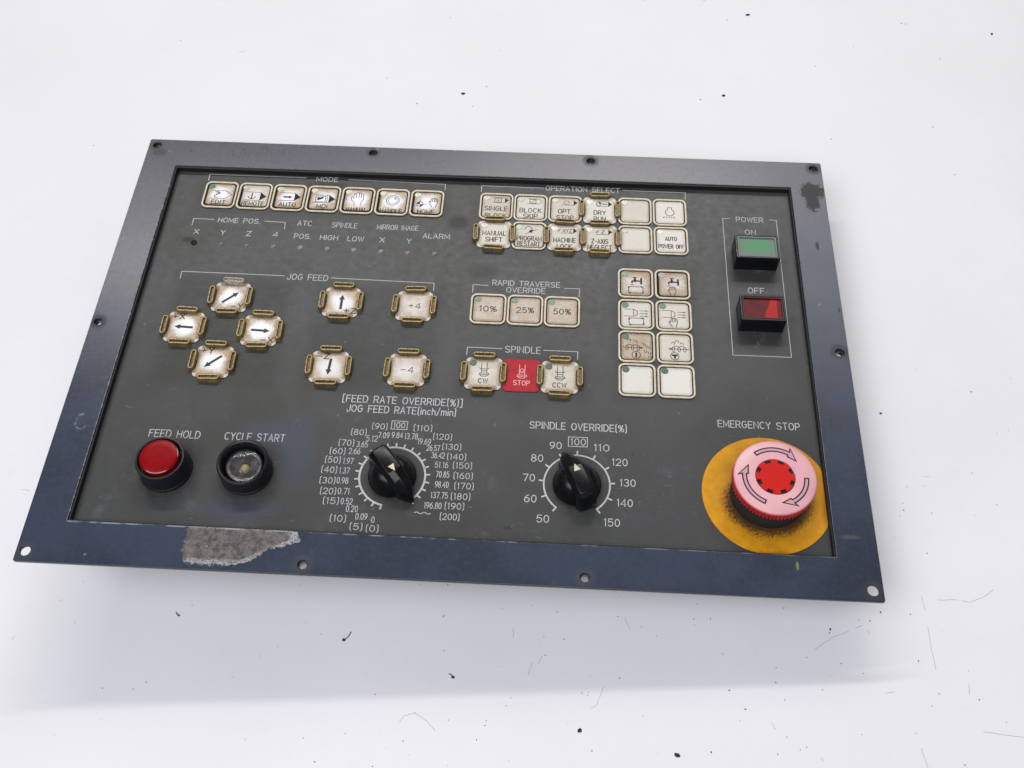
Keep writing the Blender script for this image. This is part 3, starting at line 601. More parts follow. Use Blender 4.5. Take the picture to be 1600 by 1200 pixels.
def auger(f, m):
    f.line([(-7.4*m, -.8), (2.4*m, -.8)], .32); f.fill([(2*m, -1.5), (3.9*m, -.8), (2*m, -.1)][::m])
    for x in (-5.4, -2.2, .9): f.line(circ(x*m, -1, .75, 12, 1.6), .3, True)
    for x in (-3.8, -.6): f.line(arc(x*m, .2, 1.5, 1.0, 20, 160, 6), .28)
    for x, y in ((-4, 4), (-.5, 3.2)) if m == 1 else ((1.2, 4.2), (-.9, 3), (3.9, 2.8)): f.line(arc(x, y, .9, .8, -60, 190, 8), .3)
    f.line(circ(-.3, -5.6, 2.3, 20, 2.4), .34, True)
    if m == 1:
        f.fill([(-.8, -7.2), (.2, -7.2), (.2, -4), (-.8, -4)])
        f.line(arc(1, -6, 7.2, 9, 78, 32, 8), .28); f.line(arc(1.4, -5.6, 5.8, 7.4, 70, 40, 6), .28)
        for x, y in ((4.8, -3), (7, -4), (7.2, -6.6)): f.line(arc(x, y, .7, .9, 120, 390, 8), .28)
    else: f.fill([(-.8, -7.2), (.3, -7.2), (.3, -5.6), (1.3, -5.5), (1.3, -4.4), (-1.9, -4.4), (-1.9, -5.5), (-.8, -5.6)])
def spindle(f, lw=.3, dot=False):
    f.line([(-1.3, 6.9), (-1.3, .1)], lw); f.line([(1.7, 6.9), (1.7, .1)], lw)
    if dot: f.line(circ(.2, 3.2, 1.0, 12), lw, True)
    else: f.line([(-2.5, 3.6), (-1.9, 2.9), (2.3, 2.9), (2.9, 3.6)], lw)
    f.line([(-1.3, 1.6), (1.7, 1.6)], lw); f.line([(-2.4, .1), (2.8, .1), (2.8, -.9), (-2.4, -.9)], lw, True); f.line([(-1.9, -.95), (-1.1, -1.9), (1.5, -1.9), (2.3, -.95)], lw)
def opic(f, kind):
    y = 5.1; hh = 1.95
    if kind != 'skip':
        f.line([(-2.2, y+hh), (5.2, y+hh)], .26) if kind in ('single', 'dry') else None
        f.line([(5.2, y+hh), (5.2, y-hh), (-2.2, y-hh)], .26); f.fill([(5.3, y-hh), (7.4, y), (5.3, y+hh)])
    else: f.line([(-2, y+hh), (4.9, y+hh), (6.9, y), (4.9, y-hh), (-2.6, y-hh)], .26)
    if kind == 'single': f.line([(-1.2, y+1.5), (2.8, y+1.5), (2.8, y-1.5), (-1.2, y-1.5)], .28, True); f.line([(-.2, y), (1, y)], .28); f.fill([(.8, y-.5), (2, y), (.8, y+.5)])
    if kind == 'skip': f.line([(-.7, y+1.5), (3, y+1.5), (3, y-1.5), (-.7, y-1.5)], .28, True); f.line([(.1, y-.6), (1.2, y-.2), (2.3, y+1)], .3)
    if kind == 'opt': f.line(circ(.8, y, 1.7, 14, 1.4), .26, True)
    if kind == 'dry': f.line(circ(-.6, y, 1.4, 14), .34, True); f.fill([(-.6, y), (.8, y), (.2, y+1), (-.6, y+1.3)]); f.line([(1.6, y), (4.2, y)], .55)
    if kind == 'lock': f.text('XYZ', 1.6, y, 2.4, 5.2, .3); f.line([(-4.2, y-.9), (-3.2, y+.9)], .24); f.line([(-3.5, y-.9), (-2.5, y+.9)], .24)
    if kind == 'z': f.text('Z', 1.9, y, 2.4, 1.6, .3); f.line([(-2.6, y-1), (-1.2, y+1)], .26); f.line([(-1.8, y-1), (-.4, y+1)], .26)
def key(x, y, name, fn, tone, lamp=None, g='', rimmed=True, mat='ink', fo=None, rot=0):
    """x, y of its middle on the panel; tone = dirt, clean middle, whiteness; g = sides that carry guards"""
    k = link('key', base_me if rimmed else base_g, root, (PX(x), PY(y), ZF+.01)); k['label'] = name; k.rotation_euler.z = R(rot)
    if rimmed: link('rim', rim_me, k)
    fc = link('key_face', face_me if rimmed else face_g, k); fc.color = (tone[0], tone[1], tone[2], 1)
    if fo: fc.scale = (fo[2], fo[2], 1); fc.location = (fo[0]*S, fo[1]*S, 0)
    if lamp: l = link('lamp_window', lampk, k, (-6.1, 6.5, 0)); l.color = srgb(*lamp)
    if fn:
        f = Flat(.63, 1.18); fn(f); link('legend', f.mesh('legend', M[mat]), k)
    for ch in g:
        dx, dy, v = {'n': (0, 11, 0), 's': (0, -11.1, 0), 'w': (-10.9, 0, 1), 'e': (10.9, 0, 1), 'G': (0, 11, 0)}[ch]
        guard(k, dx, dy, v, 'guard_grey' if ch == 'G' else None)
    return k
def tx(s, y, w, h=3.1, lw=.42): return lambda f: f.text(s, 0, y, h, w, lw, YM)
PALE = (196, 200, 160); DG = (56, 98, 78)
def seq(*fs): return lambda f: [q(f) for q in fs]
MODE = [
 ('key printed EDIT with an open block arrow', seq(lambda f: pencil(f, -6.4, 3.1, 7.1, .1, 3.2), lambda f: f.line([(-3.5, 2.2), (-1.5, 2.5), (-.2, 1.2), (-3.4, -.9), (-3.2, -2), (-1.2, -2.2)], .4), lambda f: f.line([(-2.4, 1.8), (-.9, 1.4), (-2.6, .2)], .3), tx('EDIT', -6.0, 8.4)), (.75, .9, .7), (44, 112, 72)),
 ('key printed REMOTE with a downward arrow in a block arrow', seq(lambda f: pencil(f, -6.4, 3.4, 7.1, -.1, 3.3, filled=True), lambda f: f.line([(-1.6, 2.2), (-1.6, -2)], .6), lambda f: f.line([(-4, -.2), (-3, -1.6), (-1.6, -2.4), (0, -1.6), (.8, -.4)], .4), tx('REMOTE', -6.0, 13.4)), (.2, .5, .35), (180, 190, 160)),
 ('key printed AUTO with a filled arrow in a block arrow', seq(lambda f: pencil(f, -6.0, 3.4, 7.1, .6, 3.1, filled=True), lambda f: arrow(f, -3.4, .4, 2.2, .4, 1.1, 2.2, 2.2), tx('AUTO', -5.6, 10)), (.9, .9, .6), PALE),
 ('key printed MDI with a framed mark in a block arrow', seq(lambda f: pencil(f, -6.2, 3.4, 7.1, .1, 3.1, filled=True), lambda f: f.line([(-4.6, 2.3), (1.4, 2.3), (1.4, -2.3), (-4.6, -2.3)], .35, True), lambda f: f.fill([(-3.6, -1.2), (-1.4, -.4), (.2, .8), (-.2, 1.9), (-2, 1.2), (-3.8, 1.4)]), lambda f: f.line([(2.4, 3), (2.4, -3)], .3), tx('MDI', -5.8, 6.4)), (.8, .9, .6), (216, 210, 170)),
 ('key printed MANUAL with a large hand', seq(lambda f: hand(f, 0, 1.1, 1.25), tx('MANUAL', -7.4, 12.5)), (.75, 1.1, .7), (212, 212, 176)),
 ('key printed HANDLE with a handwheel symbol', seq(lambda f: f.line(circ(.2, 1.2, 3.9, 24, 4.0), .34, True), lambda f: f.line(circ(.2, 1.2, 2.7, 20, 2.8), .3, True), lambda f: f.fill(circ(1.5, 2.6, .5, 8)), tx('HANDLE', -7.4, 13)), (.75, 1.0, .7), (214, 214, 184)),
 ('key printed HOME with a target and a hand', seq(lambda f: f.line(circ(-4.2, -.8, 1.9, 16), .34, True), lambda f: f.fill([(-4.2, -.8), (-2.3, -.8), (-2.9, -2.1), (-4.2, -2.7)]), lambda f: f.fill([(-4.2, -.8), (-6.1, -.8), (-5.5, .5), (-4.2, 1.1)]), lambda f: f.line([(-4.2, 3), (-4.2, 1.2)], .3), lambda f: f.line([(-2.2, -.8), (-.2, -.8)], .3), lambda f: hand(f, 4.1, .6, .88), tx('HOME', -6.7, 10)), (.7, 1.0, .7), (214, 216, 180)),
]
for i, (n, fn, tone, lc) in enumerate(MODE): key(51.7+21.15*i, 41.5+.14*i, n, fn, tone, lc, rot=-.4, fo=(.25+.12*((i*3) % 4-1.5), .28, .955))
def two(a, ya, wa, b, yb, wb, h=3.3): return seq(tx(a, ya, wa, h), tx(b, yb, wb, h))
WL = (206, 204, 190)
OPS = [
 (220.9, 42.6, 'key printed SINGLE BLOCK', seq(lambda f: opic(f, 'single'), two('SINGLE', -1.7, 13.8, 'BLOCK', -7.3, 12.6)), (.42, 0, .5), WL, '', True),
 (241.8, 42.6, 'key printed BLOCK SKIP', seq(lambda f: opic(f, 'skip'), two('BLOCK', -2.2, 13, 'SKIP', -6.7, 8.6)), (.12, 0, .7), (186, 196, 184), '', True),
 (262.7, 42.6, 'key printed OPT. STOP', seq(lambda f: opic(f, 'opt'), two('OPT.', -2.0, 8.2, 'STOP', -7.0, 10)), (.3, 0, .5), WL, '', True),
 (283.6, 42.6, 'guarded key printed DRY RUN', seq(lambda f: opic(f, 'dry'), two('DRY', -2.0, 7, 'RUN', -6.9, 7)), (.1, 0, .8), (240, 236, 222), 'nwe', False),
 (304.8, 42.3, 'blank key at the right end of the upper row but one', None, (.22, 0, .6), (222, 216, 200), '', True),
 (325.8, 42.3, 'key printed with a light bulb', seq(lambda f: f.line(arc(0, 0, 2.6, 2.7, 118, 422, 18), .34), lambda f: f.line([(-1.1, 2.5), (-1.1, 3.9), (1.2, 3.9), (1.2, 2.5)], .34), lambda f: [f.line([(x, -3.6), (x*1.25, -4.4)], .4) for x in (-3.2, -1.7, -.4, 1, 2.4)]), (.05, 0, .9), None, '', True),
 (220.9, 64.7, 'guarded key printed MANUAL SHIFT', two('MANUAL', .9, 13.8, 'SHIFT', -4.0, 9.8), (.22, 0, .85), (214, 214, 200), 'nswe', False),
 (241.8, 64.7, 'key printed PROGRAM RESTART', seq(lambda f: f.line(arc(-.6, 4.6, 2.2, 2.4, 170, 20, 8)+[(1.2, 3.4)], .34), lambda f: f.fill([(.2, 4.4), (2.2, 4.8), (1.4, 2.2), (-.4, 2.6)]), lambda f: f.line([(-2.6, 1.2), (4.6, 5)], .3), two('PROGRAM', -2.2, 14.4, 'RESTART', -6.3, 13.2)), (.25, 0, .6), (196, 206, 190), '', True),
 (262.8, 64.8, 'guarded key printed MACHINE LOCK', seq(lambda f: opic(f, 'lock'), two('MACHINE', -2.3, 13, 'LOCK', -7.2, 8.6)), (.25, 0, .7), (232, 228, 212), 'nswe', False),
 (283.7, 64.8, 'guarded key printed Z-AXIS NEGLECT', seq(lambda f: opic(f, 'z'), two('Z-AXIS', -2.2, 9.6, 'NEGLECT', -6.9, 14.2)), (.25, 0, .7), (230, 226, 210), 'nse', False),
 (304.8, 64.6, 'blank key beside the guarded Z-AXIS NEGLECT key', None, (.1, 0, .7), (196, 198, 186), '', True),
 (325.9, 64.5, 'key printed AUTO POWER OFF', seq(tx('AUTO', 1.5, 6.6, 2.8), tx('POWER OFF', -4.4, 14.6, 2.9)), (.04, 0, .85), (240, 230, 210), '', True),
]
for x, y, n, fn, tone, lc, g, rm in OPS: key(x, y, n, fn, tone, lc, g, rm)
def jt(s, x, y): return lambda f: (f.text(s[0], x, y, 3.4, 2.7, .52), f.text(s[1], x+4.1, y+.1, 3.5, 2.7, .52))
JOG = [
 (73.5, 118.9, '-Y with an arrow up to the right', seq(lambda f: arrow(f, -4.4, -4.0, 4.0, 3.6), jt('-Y', 2.5, -6.3)), (.9, 1.15, .7), 'Gswe'),
 (51.3, 140.9, '+X with an arrow to the left', seq(lambda f: arrow(f, 5.0, -.2, -5.6, .2), jt('+X', -6.4, 6.9)), (.85, 1.35, .7), 'nswe'),
 (94.6, 141.2, '-X with an arrow to the right', seq(lambda f: arrow(f, -5.4, .2, 5.3, -.3), jt('-X', 2.6, -6.4)), (.8, 1.3, .7), 'nswe'),
 (72.3, 163.3, '+Y with an arrow down to the left', seq(lambda f: arrow(f, 4.2, 4.0, -4.4, -3.8), jt('+Y', -6.4, 7.0)), (.8, 1.15, .7), 'nswe'),
 (137.1, 119.3, '+Z with an arrow pointing up', seq(lambda f: arrow(f, 0, -5.0, 0, 5.2), jt('+Z', 3.5, -6.0)), (.7, .85, .75), 'nswe'),
 (136.3, 163.5, '-Z with an arrow pointing down', seq(lambda f: arrow(f, .5, 5.4, -.1, -5.2), jt('-Z', -6.2, 6.8)), (.65, .65, .75), 'nswe'),
 (178.8, 119.9, '+4', lambda f: (f.text('+', -1.9, 0, 3.8, 2.6, .38), f.text('4', 2.0, 0, 3.8, 2.8, .38)), (.6, .25, .75), 'nswe'),
 (179.2, 163.3, '-4', lambda f: (f.text('-', -2.0, 0, 3.8, 2.6, .38), f.text('4', 2.0, 0, 3.8, 2.8, .38)), (.55, .4, .7), 'nswe'),
]
for x, y, n, fn, tone, g in JOG: key(x, y, 'guarded jog key printed '+n, fn, tone, None, g, False, 'bold_ink')
for i, s in enumerate(('10%', '25%', '50%')):
    key(220.8+20.95*i, 119.8, 'key printed '+s, tx(s, 0, 9.6, 3.7, .42), (.62, 0, .5), (104, 134, 112))
GREY = (150, 160, 150)
GRID = [
 (304.5, 97.4, 'key printed with a tap above a box', seq(tap, boxarr), (.95, .35, .5), (116, 150, 112)), (325.7, 97.2, 'key printed with a tap above a hand, one corner dark', seq(tap, lambda f: hand(f, -.1, -4.9, .75)), (.9, .3, .5), (164, 160, 146)),
 (304.5, 119.7, 'key printed with a nozzle above a box', seq(nozzle, boxarr), (.18, 0, .75), (70, 108, 84)), (325.7, 119.6, 'key printed with a nozzle above a hand', seq(nozzle, lambda f: hand(f, -.1, -4.9, .78)), (.15, 0, .7), (86, 116, 98)),
 (304.5, 141.6, 'key printed with a coiled screw and an upright bar', lambda f: auger(f, 1), (.85, 0, .5), (60, 96, 74)), (325.7, 141.5, 'key printed with a coiled screw and a letter T shape', lambda f: auger(f, -1), (.2, 0, .7), None),
 (304.5, 163.6, 'blank key, left of the bottom pair', None, (.06, 0, .9), (58, 88, 68)), (325.7, 163.6, 'blank key, right of the bottom pair', None, (.03, 0, 1), (58, 92, 66)),
]
for x, y, n, fn, tone, lc in GRID:
    k = key(x, y, n, fn, tone, lc, fo=(.35, .1, .96) if 'one corner' in n else None)
key(221.0, 163.5, 'guarded key printed CW', seq(spindle, lambda f: f.text('CW', 0, -4.9, 2.9, 5, .36)), (.5, .3, .6), DG, 'nswe', False)
key(262.5, 163.9, 'guarded key printed CCW', seq(spindle, lambda f: f.text('CCW', 0, -5.2, 2.9, 7.4, .36)), (.42, 0, .65), (64, 84, 70), 'nswe', False)
k = link('key', extrude('key', [rrect(0, 0, 20.0, 20.8, 2.6)], 0, .5, M['redfilm'], .2, 2), root, (PX(241.7), PY(163.7), ZF+.01)); k['label'] = 'flat red key printed STOP'
f = Flat(.53); spindle(f, .34, True); f.text('STOP', .2, -4.9, 2.9, 8.8, .4); link('legend', f.mesh('legend', M['pinkprint']), k)

# ---------------------------------------------------------------- rotary knobs
def section(u, wb, wm, wt, zb, zs, zt, zr):
    return [(u, -wb, zb), (u, -wm, zs), (u, -wt, zt), (u, 0, zr), (u, wt, zt), (u, wm, zs), (u, wb, zb)]
def knob(x, y, ang, label):
    skirt = lathe('rotary_knob', [(12.4, 0), (12.35, .9), (12.0, 1.5), (11.0, 3.2), (9.8, 5.2), (8.4, 7.2), (6.6, 8.8), (4, 9.2)], M['black'], 56, 40)
    k = link('rotary_knob', skirt, root, (PX(x), PY(y), ZF+.3)); k['label'] = label; k.rotation_euler.z = R(90-ang)
    secs = [section(-15.2, 2.6, 2.4, 1.4, 0.3, .8, 1.6, 1.9), section(-15.0, 4.6, 4.1, 2.2, .3, 3, 5.2, 5.6), section(-13.2, 5.6, 5.0, 3.1, .3, 8, 10.2, 10.6), section(-11.6, 5.8, 5.2, 3.4, .3, 10.6, 12.9, 13.1), section(-10.6, 5.9, 5.2, 3.5, .3, 11.0, 13.2, 13.3), section(-3, 6.0, 5.3, 3.6, .3, 11.2, 13.4, 13.5),
            section(4.2, 6.0, 5.2, 3.6, .3, 11.0, 13.0, 13.5), section(9.4, 5.7, 4.7, 3.3, .3, 8.0, 9.6, 12.0), section(13.2, 4.8, 3.9, 2.7, .3, 5.4, 6.8, 9.6), section(16.6, 2.7, 2.2, 1.5, .3, 2.8, 3.8, 6.0), section(19.0, .7, .5, .3, .3, .8, 1.2, 1.8)]
    V = [p for s in secs for p in s]; F = []; n = 7
    for i in range(len(secs)-1):
        for j in range(n-1): a = i*n+j; F.append((a, a+n, a+n+1, a+1))
        F.append((i*n+n-1, (i+1)*n+n-1, (i+1)*n, i*n))
    F.append(tuple(range(n))); F.append(tuple(reversed(range((len(secs)-1)*n, len(secs)*n))))
    me = me_from('grip', V, F, M['black'])
    bm = bmesh.new(); bm.from_mesh(me); bmesh.ops.recalc_face_normals(bm, faces=bm.faces)
    ed = [e for e in bm.edges if len(e.link_faces) == 2 and e.calc_face_angle() > R(14)]
    bmesh.ops.bevel(bm, geom=ed, offset=.32*S, segments=2, profile=.6, affect='EDGES'); bm.to_mesh(me); bm.free(); finish(me, M['black'], 32)
    gp = link('grip', me, k)
    m = Flat(13.62); m.fill([(5.0, 0), (1.0, 1.75), (1.0, -1.75)]); t = m.mesh('pointer_mark', M['print']); link('pointer_mark', t, k); t.materials[0] = M['rim']
    return k
knob(178.3, 228.3, 140.6, 'black rotary knob of the feed rate scale, its point turned down to the right')
knob(272.9, 228.3, -23.5, 'black rotary knob of the spindle override scale, pointing up near 90')

# ---------------------------------------------------------------- round push buttons
def feed_hold():
    b = link('push_button', lathe('push_button', [(13.6, 0), (13.5, 1.4), (12.9, 1.8), (12.7, 2.2), (12.6, 11.6), (12.2, 12.6), (11.3, 12.7), (10.9, 12.2), (10.8, 9.0), (3, 9.0)], M['rubber'], 72, 40, teeth=({0, 1}, 72, .35)), root, (PX(61.8), PY(230.2), ZF+.02))
    b['label'] = 'round red button under FEED HOLD'
    link('lens_skirt', lathe('lens_skirt', [(10.0, 9.1), (9.9, 13.2), (9.7, 13.9), (9.1, 14.2)], M['redskirt'], 56, 40, cap=False), b)
    link('lens', lathe('lens', [(9.2, 14.15), (9.1, 14.55), (8.7, 14.7), (6, 14.8), (2.5, 14.85)], M['redlens'], 56, 50), b)
def cycle_start():
    b = link('push_button', lathe('push_button', [(13.5, 0), (13.4, 1.2), (13.0, 1.6), (13.2, 2.2), (13.2, 10.0), (12.8, 11.0), (12.2, 11.4), (11.6, 11.2), (11.0, 10.4), (10.7, .6), (3, .5)], M['rubber'], 72, 40), root, (PX(103.4), PY(229.6), ZF+.02))
    b['label'] = 'round black button with clear lamp under CYCLE START'
    link('collar_ring', lathe('collar_ring', [(10.0, 2.0), (9.9, 6.9), (9.4, 7.3), (9.0, 6.8), (8.9, 3)], M['black'], 48, 40, cap=False), b)
    link('lamp_bowl', lathe('lamp_bowl', [(8.8, 5.2), (7.3, 5.0), (7.0, 5.5), (6.7, 5.2), (5.0, 3.0), (4.7, 3.4), (4.4, 3.1), (3.1, 1.6), (1.6, 1.2)], M['bowl'], 64, 20), b, (0, 0, 1.4))
    link('bulb', lathe('bulb', [(2.1, 1.2), (2.1, 3.0), (1.6, 4.0), (.6, 4.5)], M['bulb'], 20, 60), b, (0, 0, 1.4))
    link('lens', lathe('lens', [(9.2, 6.2), (9.15, 7.0), (8.6, 7.5), (6, 7.8), (2, 7.95), (.3, 7.95), (.3, 7.0), (6, 6.8), (8.4, 6.3), (9.2, 6.2)], M['glass'], 48, 50, cap=False), b, (0, 0, 1.2))
feed_hold(); cycle_start()

# ---------------------------------------------------------------- rectangular power buttons
def power(x, y, win, label, glassmat):
    w, h, H = 25.0, 17.4, 11.2
    body = extrude('power_button', [rrect(0, 0, w, h, .7, 3), rrect(0, 0, w-2.4, h-2.4, .5, 3)], 0, H, M['black'], .3, 2)
    b = link('power_button', body, root, (PX(x), PY(y), ZF+.02)); b['label'] = label
    link('window_bed', extrude('window_bed', [rrect(0, 0, w-2.6, h-2.6, .5, 3)], H-2.2, H-1.0, M[win], .2, 1), b)
    link('window_frame', extrude('window_frame', [rrect(0, 0, w-2.6, h-2.6, .5, 3), rrect(0, 0, w-4.2, h-4.2, .4, 3)], H-1.0, H-.1, M[glassmat], .18, 2), b)
    return b
M['edgegreen'] = G('clear_edge', 0.4, srgb(116, 124, 118), spec=.3).mat
M['edgered'] = G('dark_red_edge', 0.35, srgb(60, 8, 14), spec=.35).mat
power(374.0, 75.1, 'greenwin', 'rectangular green button under ON', 'edgegreen')
power(373.8, 119.2, 'redwin', 'rectangular red button under OFF', 'edgered')

# ---------------------------------------------------------------- emergency stop
def estop():
    cx, cy = 369.4, 229.3
    disc = []
    for x, y in circ(0, 0, 33.0, 96):
        disc.append((min(x, 398.4-cx), y))
    d = link('warning_disc', extrude('warning_disc', [disc], 0, .35, M['yellow'], .05, 0), root, (PX(cx), PY(cy), ZF+.02)); d['label'] = 'yellow sooty disc under the emergency stop button'
    b = link('emergency_stop_button', lathe('emergency_stop_button', [(18.8, .4), (18.9, 1), (18.6, 6), (18.0, 7.0), (17.6, 13.5)], M['sooty'], 64, 35), root, (PX(cx), PY(cy), ZF+.02)); b['label'] = 'large pink and red mushroom emergency stop button'
    n = 140
    link('knurled_grip', lathe('knurled_grip', [(18.0, 12.9), (20.5, 13.2), (20.6, 17.2), (20.3, 17.8)], M['redgrip'], n, 25, teeth=({1, 2}, n, 1.1), cap=False), b)
    link('cap', lathe('cap', [(20.0, 17.5), (20.45, 17.9), (20.5, 18.8), (20.2, 19.5), (19.6, 19.85), (14, 20.0), (9.9, 20.0), (9.7, 19.4)], M['pink'], 96, 40, cap=False), b).location.z = 0
    link('plug_well', lathe('plug_well', [(9.75, 19.3), (9.7, 19.0), (3, 19.0)], M['gasket'], 48, 30), b)
    g = []
    for i in range(8):
        a = 22.5+45*i
        for da, r in ((-15, 9.55), (-12, 9.55), (-10, 9.5), (-9.8, 7.7), (0, 7.6), (9.8, 7.7), (10, 9.5), (12, 9.55), (15, 9.55), (18.5, 9.55)): g.append((r*math.cos(R(a+da)), r*math.sin(R(a+da))))
    link('centre_plug', extrude('centre_plug', [g], 19.05, 20.25, M['plug'], .12, 1), b)
    def arr(a0, a1):   # clockwise arrow on the ring between radii
        ri, ro = 14.2, 16.1; n = 12; o = [(ro*math.cos(R(a0+(a1-a0)*i/n)), ro*math.sin(R(a0+(a1-a0)*i/n))) for i in range(n+1)]
        s = -1 if a1 < a0 else 1
        o.append((18.1*math.cos(R(a1-s*2)), 18.1*math.sin(R(a1-s*2)))); o.append((14.2*math.cos(R(a1+s*20)), 14.2*math.sin(R(a1+s*20)))); 
        o += [(13.3*math.cos(R(a1+s*1)), 13.3*math.sin(R(a1+s*1)))]
        o += [(ri*math.cos(R(a1+(a0-a1)*i/n)), ri*math.sin(R(a1+(a0-a1)*i/n))) for i in range(n+1)]
        return o
    for a0, a1 in ((126, 60), (-1, -60), (247, 176)):
        o = arr(a0, a1); f = Flat(20.06); f.fill(o); a = link('turn_arrow', f.mesh('turn_arrow', M['arrowfill']), b)
        f = Flat(20.10); f.line(o, .7, True); link('turn_arrow_outline', f.mesh('turn_arrow_outline', M['arrowline']), b)
estop()

SPECKS= [(-202.4, -130.0, 1), (-200.7, -152.5, 1.3), (-139.5, -141.6, 1.5), (-176.4, -186.3, 1.6), (-160.2, -186.3, 1.6), (-154.4, -182.6, 1.3), (-89.9, -162.2, 1.3), (-98.3, -167.5, 1), (-77.1, -149.4, 1.4), (-68.2, -155.2, 1.2), (-131.0, -172.6, 1), (-83.6, -129.2, 1.2), (-69.1, -207.4, 1.5), (-61.8, -218.2, 1.8), (-194.7, -210.1, 1), (-110.2, -178.8, 1), (-97.8, -208.9, 1), (-4.8, -126.9, 1.5), (-19.1, -127.3, 1.1), (39.8, -137.0, 1.2), (52.8, -140.1, 1.4), (24.5, -139.0, 1), (83.8, -141.8, 1.3), (46.5, -153.5, 1.4), (56.8, -154.4, 1.4), (47.5, -163.0, 1.5), (-5.6, -143.9, 1.6), (84.5, -173.4, 1.4), (95.7, -147.0, 1.2), (103.2, -151.3, 1.2), (-36.2, -185.1, 2), (1.4, -196.4, 1.5), (19.9, -196.0, 1.4), (19.4, -198.4, 1.4), (-19.9, -207.0, 1.3), (15.8, -205.3, 1.6), (71.2, -208.5, 1.3), (31.3, -184.7, 1.2), (29.1, -188.6, 1.1), (-48.8, -204.5, 1.4), (-33.4, -219.4, 1.3), (32.0, -214.6, 1), (95.8, -191.4, 1.1), (66.2, -181.3, 1.3), (68.9, -182.3, 1.4), (69.4, -180.7, 1.2), (-3.8, -162.0, 1.3), (124.3, -133.9, 1.3), (122.1, -142.1, 1.3), (122.2, -145.4, 1.2), (130.3, -141.7, 2), (188.6, -147.5, 1.5), (167.3, -135.1, 1.5), (161.0, -165.8, 1.3), (135.4, -159.7, 1.4), (176.4, -160.3, 1.2), (192.6, -162.9, 1.4), (202.5, -167.4, 1.3), (186.7, -169.3, 1.1), (137.6, -177.7, 1.8), (144.7, -186.5, 2), (141.7, -192.2, 1.3), (182.2, -176.0, 1.5), (163.7, -181.6, 1.2), (127.4, -207.2, 2), (158.3, -207.0, 1.4), (172.0, -203.3, 1.3), (168.9, -204.6, 1.2), (163.2, -199.0, 1.5), (198.2, -196.6, 1.2), (229.7, -160.5, 1.8), (255.1, -178.5, 2), (232.7, -182.2, 1.2), (236.9, -176.2, 1.3), (252.6, -164.7, 1.2), (223.1, -195.2, 1.3), (243.2, -208.9, 1.5), (265.6, -188.7, 1.2), (229.5, -136.8, 1.5), (204.1, -140.3, 1.5), (209.2, -140.7, 1.5), (160.2, -173.2, 1.8), (282.7, -4.9, 2.2), (254.9, 10.0, 1.4), (222.9, -0.3, 1.2), (247.2, -64.8, 1.4), (234.9, -75.3, 1.4), (248.8, -80.7, 1.4), (273.6, -56.6, 1.2), (283.1, -75.2, 1.2), (270.5, -81.6, 1.1), (227.7, -94.9, 1.2), (242.8, -103.6, 1.5), (297.9, -29.8, 1.2), (306.0, 4.1, 1.2), (232.1, -82.6, 1.2), (234.6, -79.3, 2.2), (-248.1, 309.0, 1.8), (-196.9, 294.3, 1.2), (-41.2, 328.6, 1.7), (-1.6, 290.4, 1.4), (-82.2, 262.5, 1.3), (-17.1, 231.4, 1.5), (-8.6, 251.9, 1.6), (-286.7, 197.4, 1.2), (-78.6, 194.9, 1.3), (-57.4, 235.2, 2), (166.3, 318.7, 1.5), (290.5, 311.0, 1.6), (293.3, 310.2, 1.5), (311.2, 272.2, 1.6), (224.9, 266.9, 1.3), (142.8, 234.9, 2), (302.2, 161.4, 1.5), (227.6, 194.8, 1.3), (104.9, 344.0, 2), (150.4, 342.4, 2), (253.5, 287.1, 1.4), (295.5, 205.0, 2)]
HAIRS= [[(30.5, -149.4), (31.0, -151.6), (30.8, -154.4)], [(41.0, -166.7), (40.1, -170.0), (39.2, -173.2)], [(45.9, -163.0), (44.4, -167.4)], [(180.5, -156.2), (189.4, -150.0), (198.4, -146.2)], [(201.7, -144.5), (205.3, -143.2)], [(244.3, -128.9), (253.7, -128.6)], [(255.5, -128.9), (259.7, -129.6), (267.6, -126.3), (272.2, -122.8)], [(236.2, -127.1), (237.1, -134.4)], [(236.8, -143.2), (236.8, -153.0), (237.4, -164.6)], [(254.2, -193.6), (272.0, -195.4), (290.8, -197.0)], [(224.5, -202.2), (226.1, -210.5), (227.6, -219.2)], [(156.7, -192.7), (158.3, -195.7)], [(177.9, -207.7), (179.1, -209.2)], [(251.8, -170.9), (250.9, -176.1)], [(207.4, -145.3), (208.1, -147.3)], [(212.0, -176.8), (216.1, -175.9)], [(76.7, -177.9), (75.1, -182.1), (73.1, -187.3), (70.5, -188.3)], [(-15.6, -193.3), (-9.4, -197.2), (-4.8, -201.7)], [(-23.0, -198.2), (-20.2, -195.0), (-15.0, -193.3)], [(87.4, -142.2), (89.7, -148.1)], [(-212.9, -141.1), (-210.1, -140.3)], [(-232.1, -162.6), (-230.8, -160.5)], [(-254.5, -75.6), (-251.6, -75.5), (-249.1, -76.1)], [(237.5, -66.5), (238.6, -64.5)], [(248.4, -59.0), (250.9, -59.3)], [(-199.6, 293.0), (-194.4, 295.7)]]

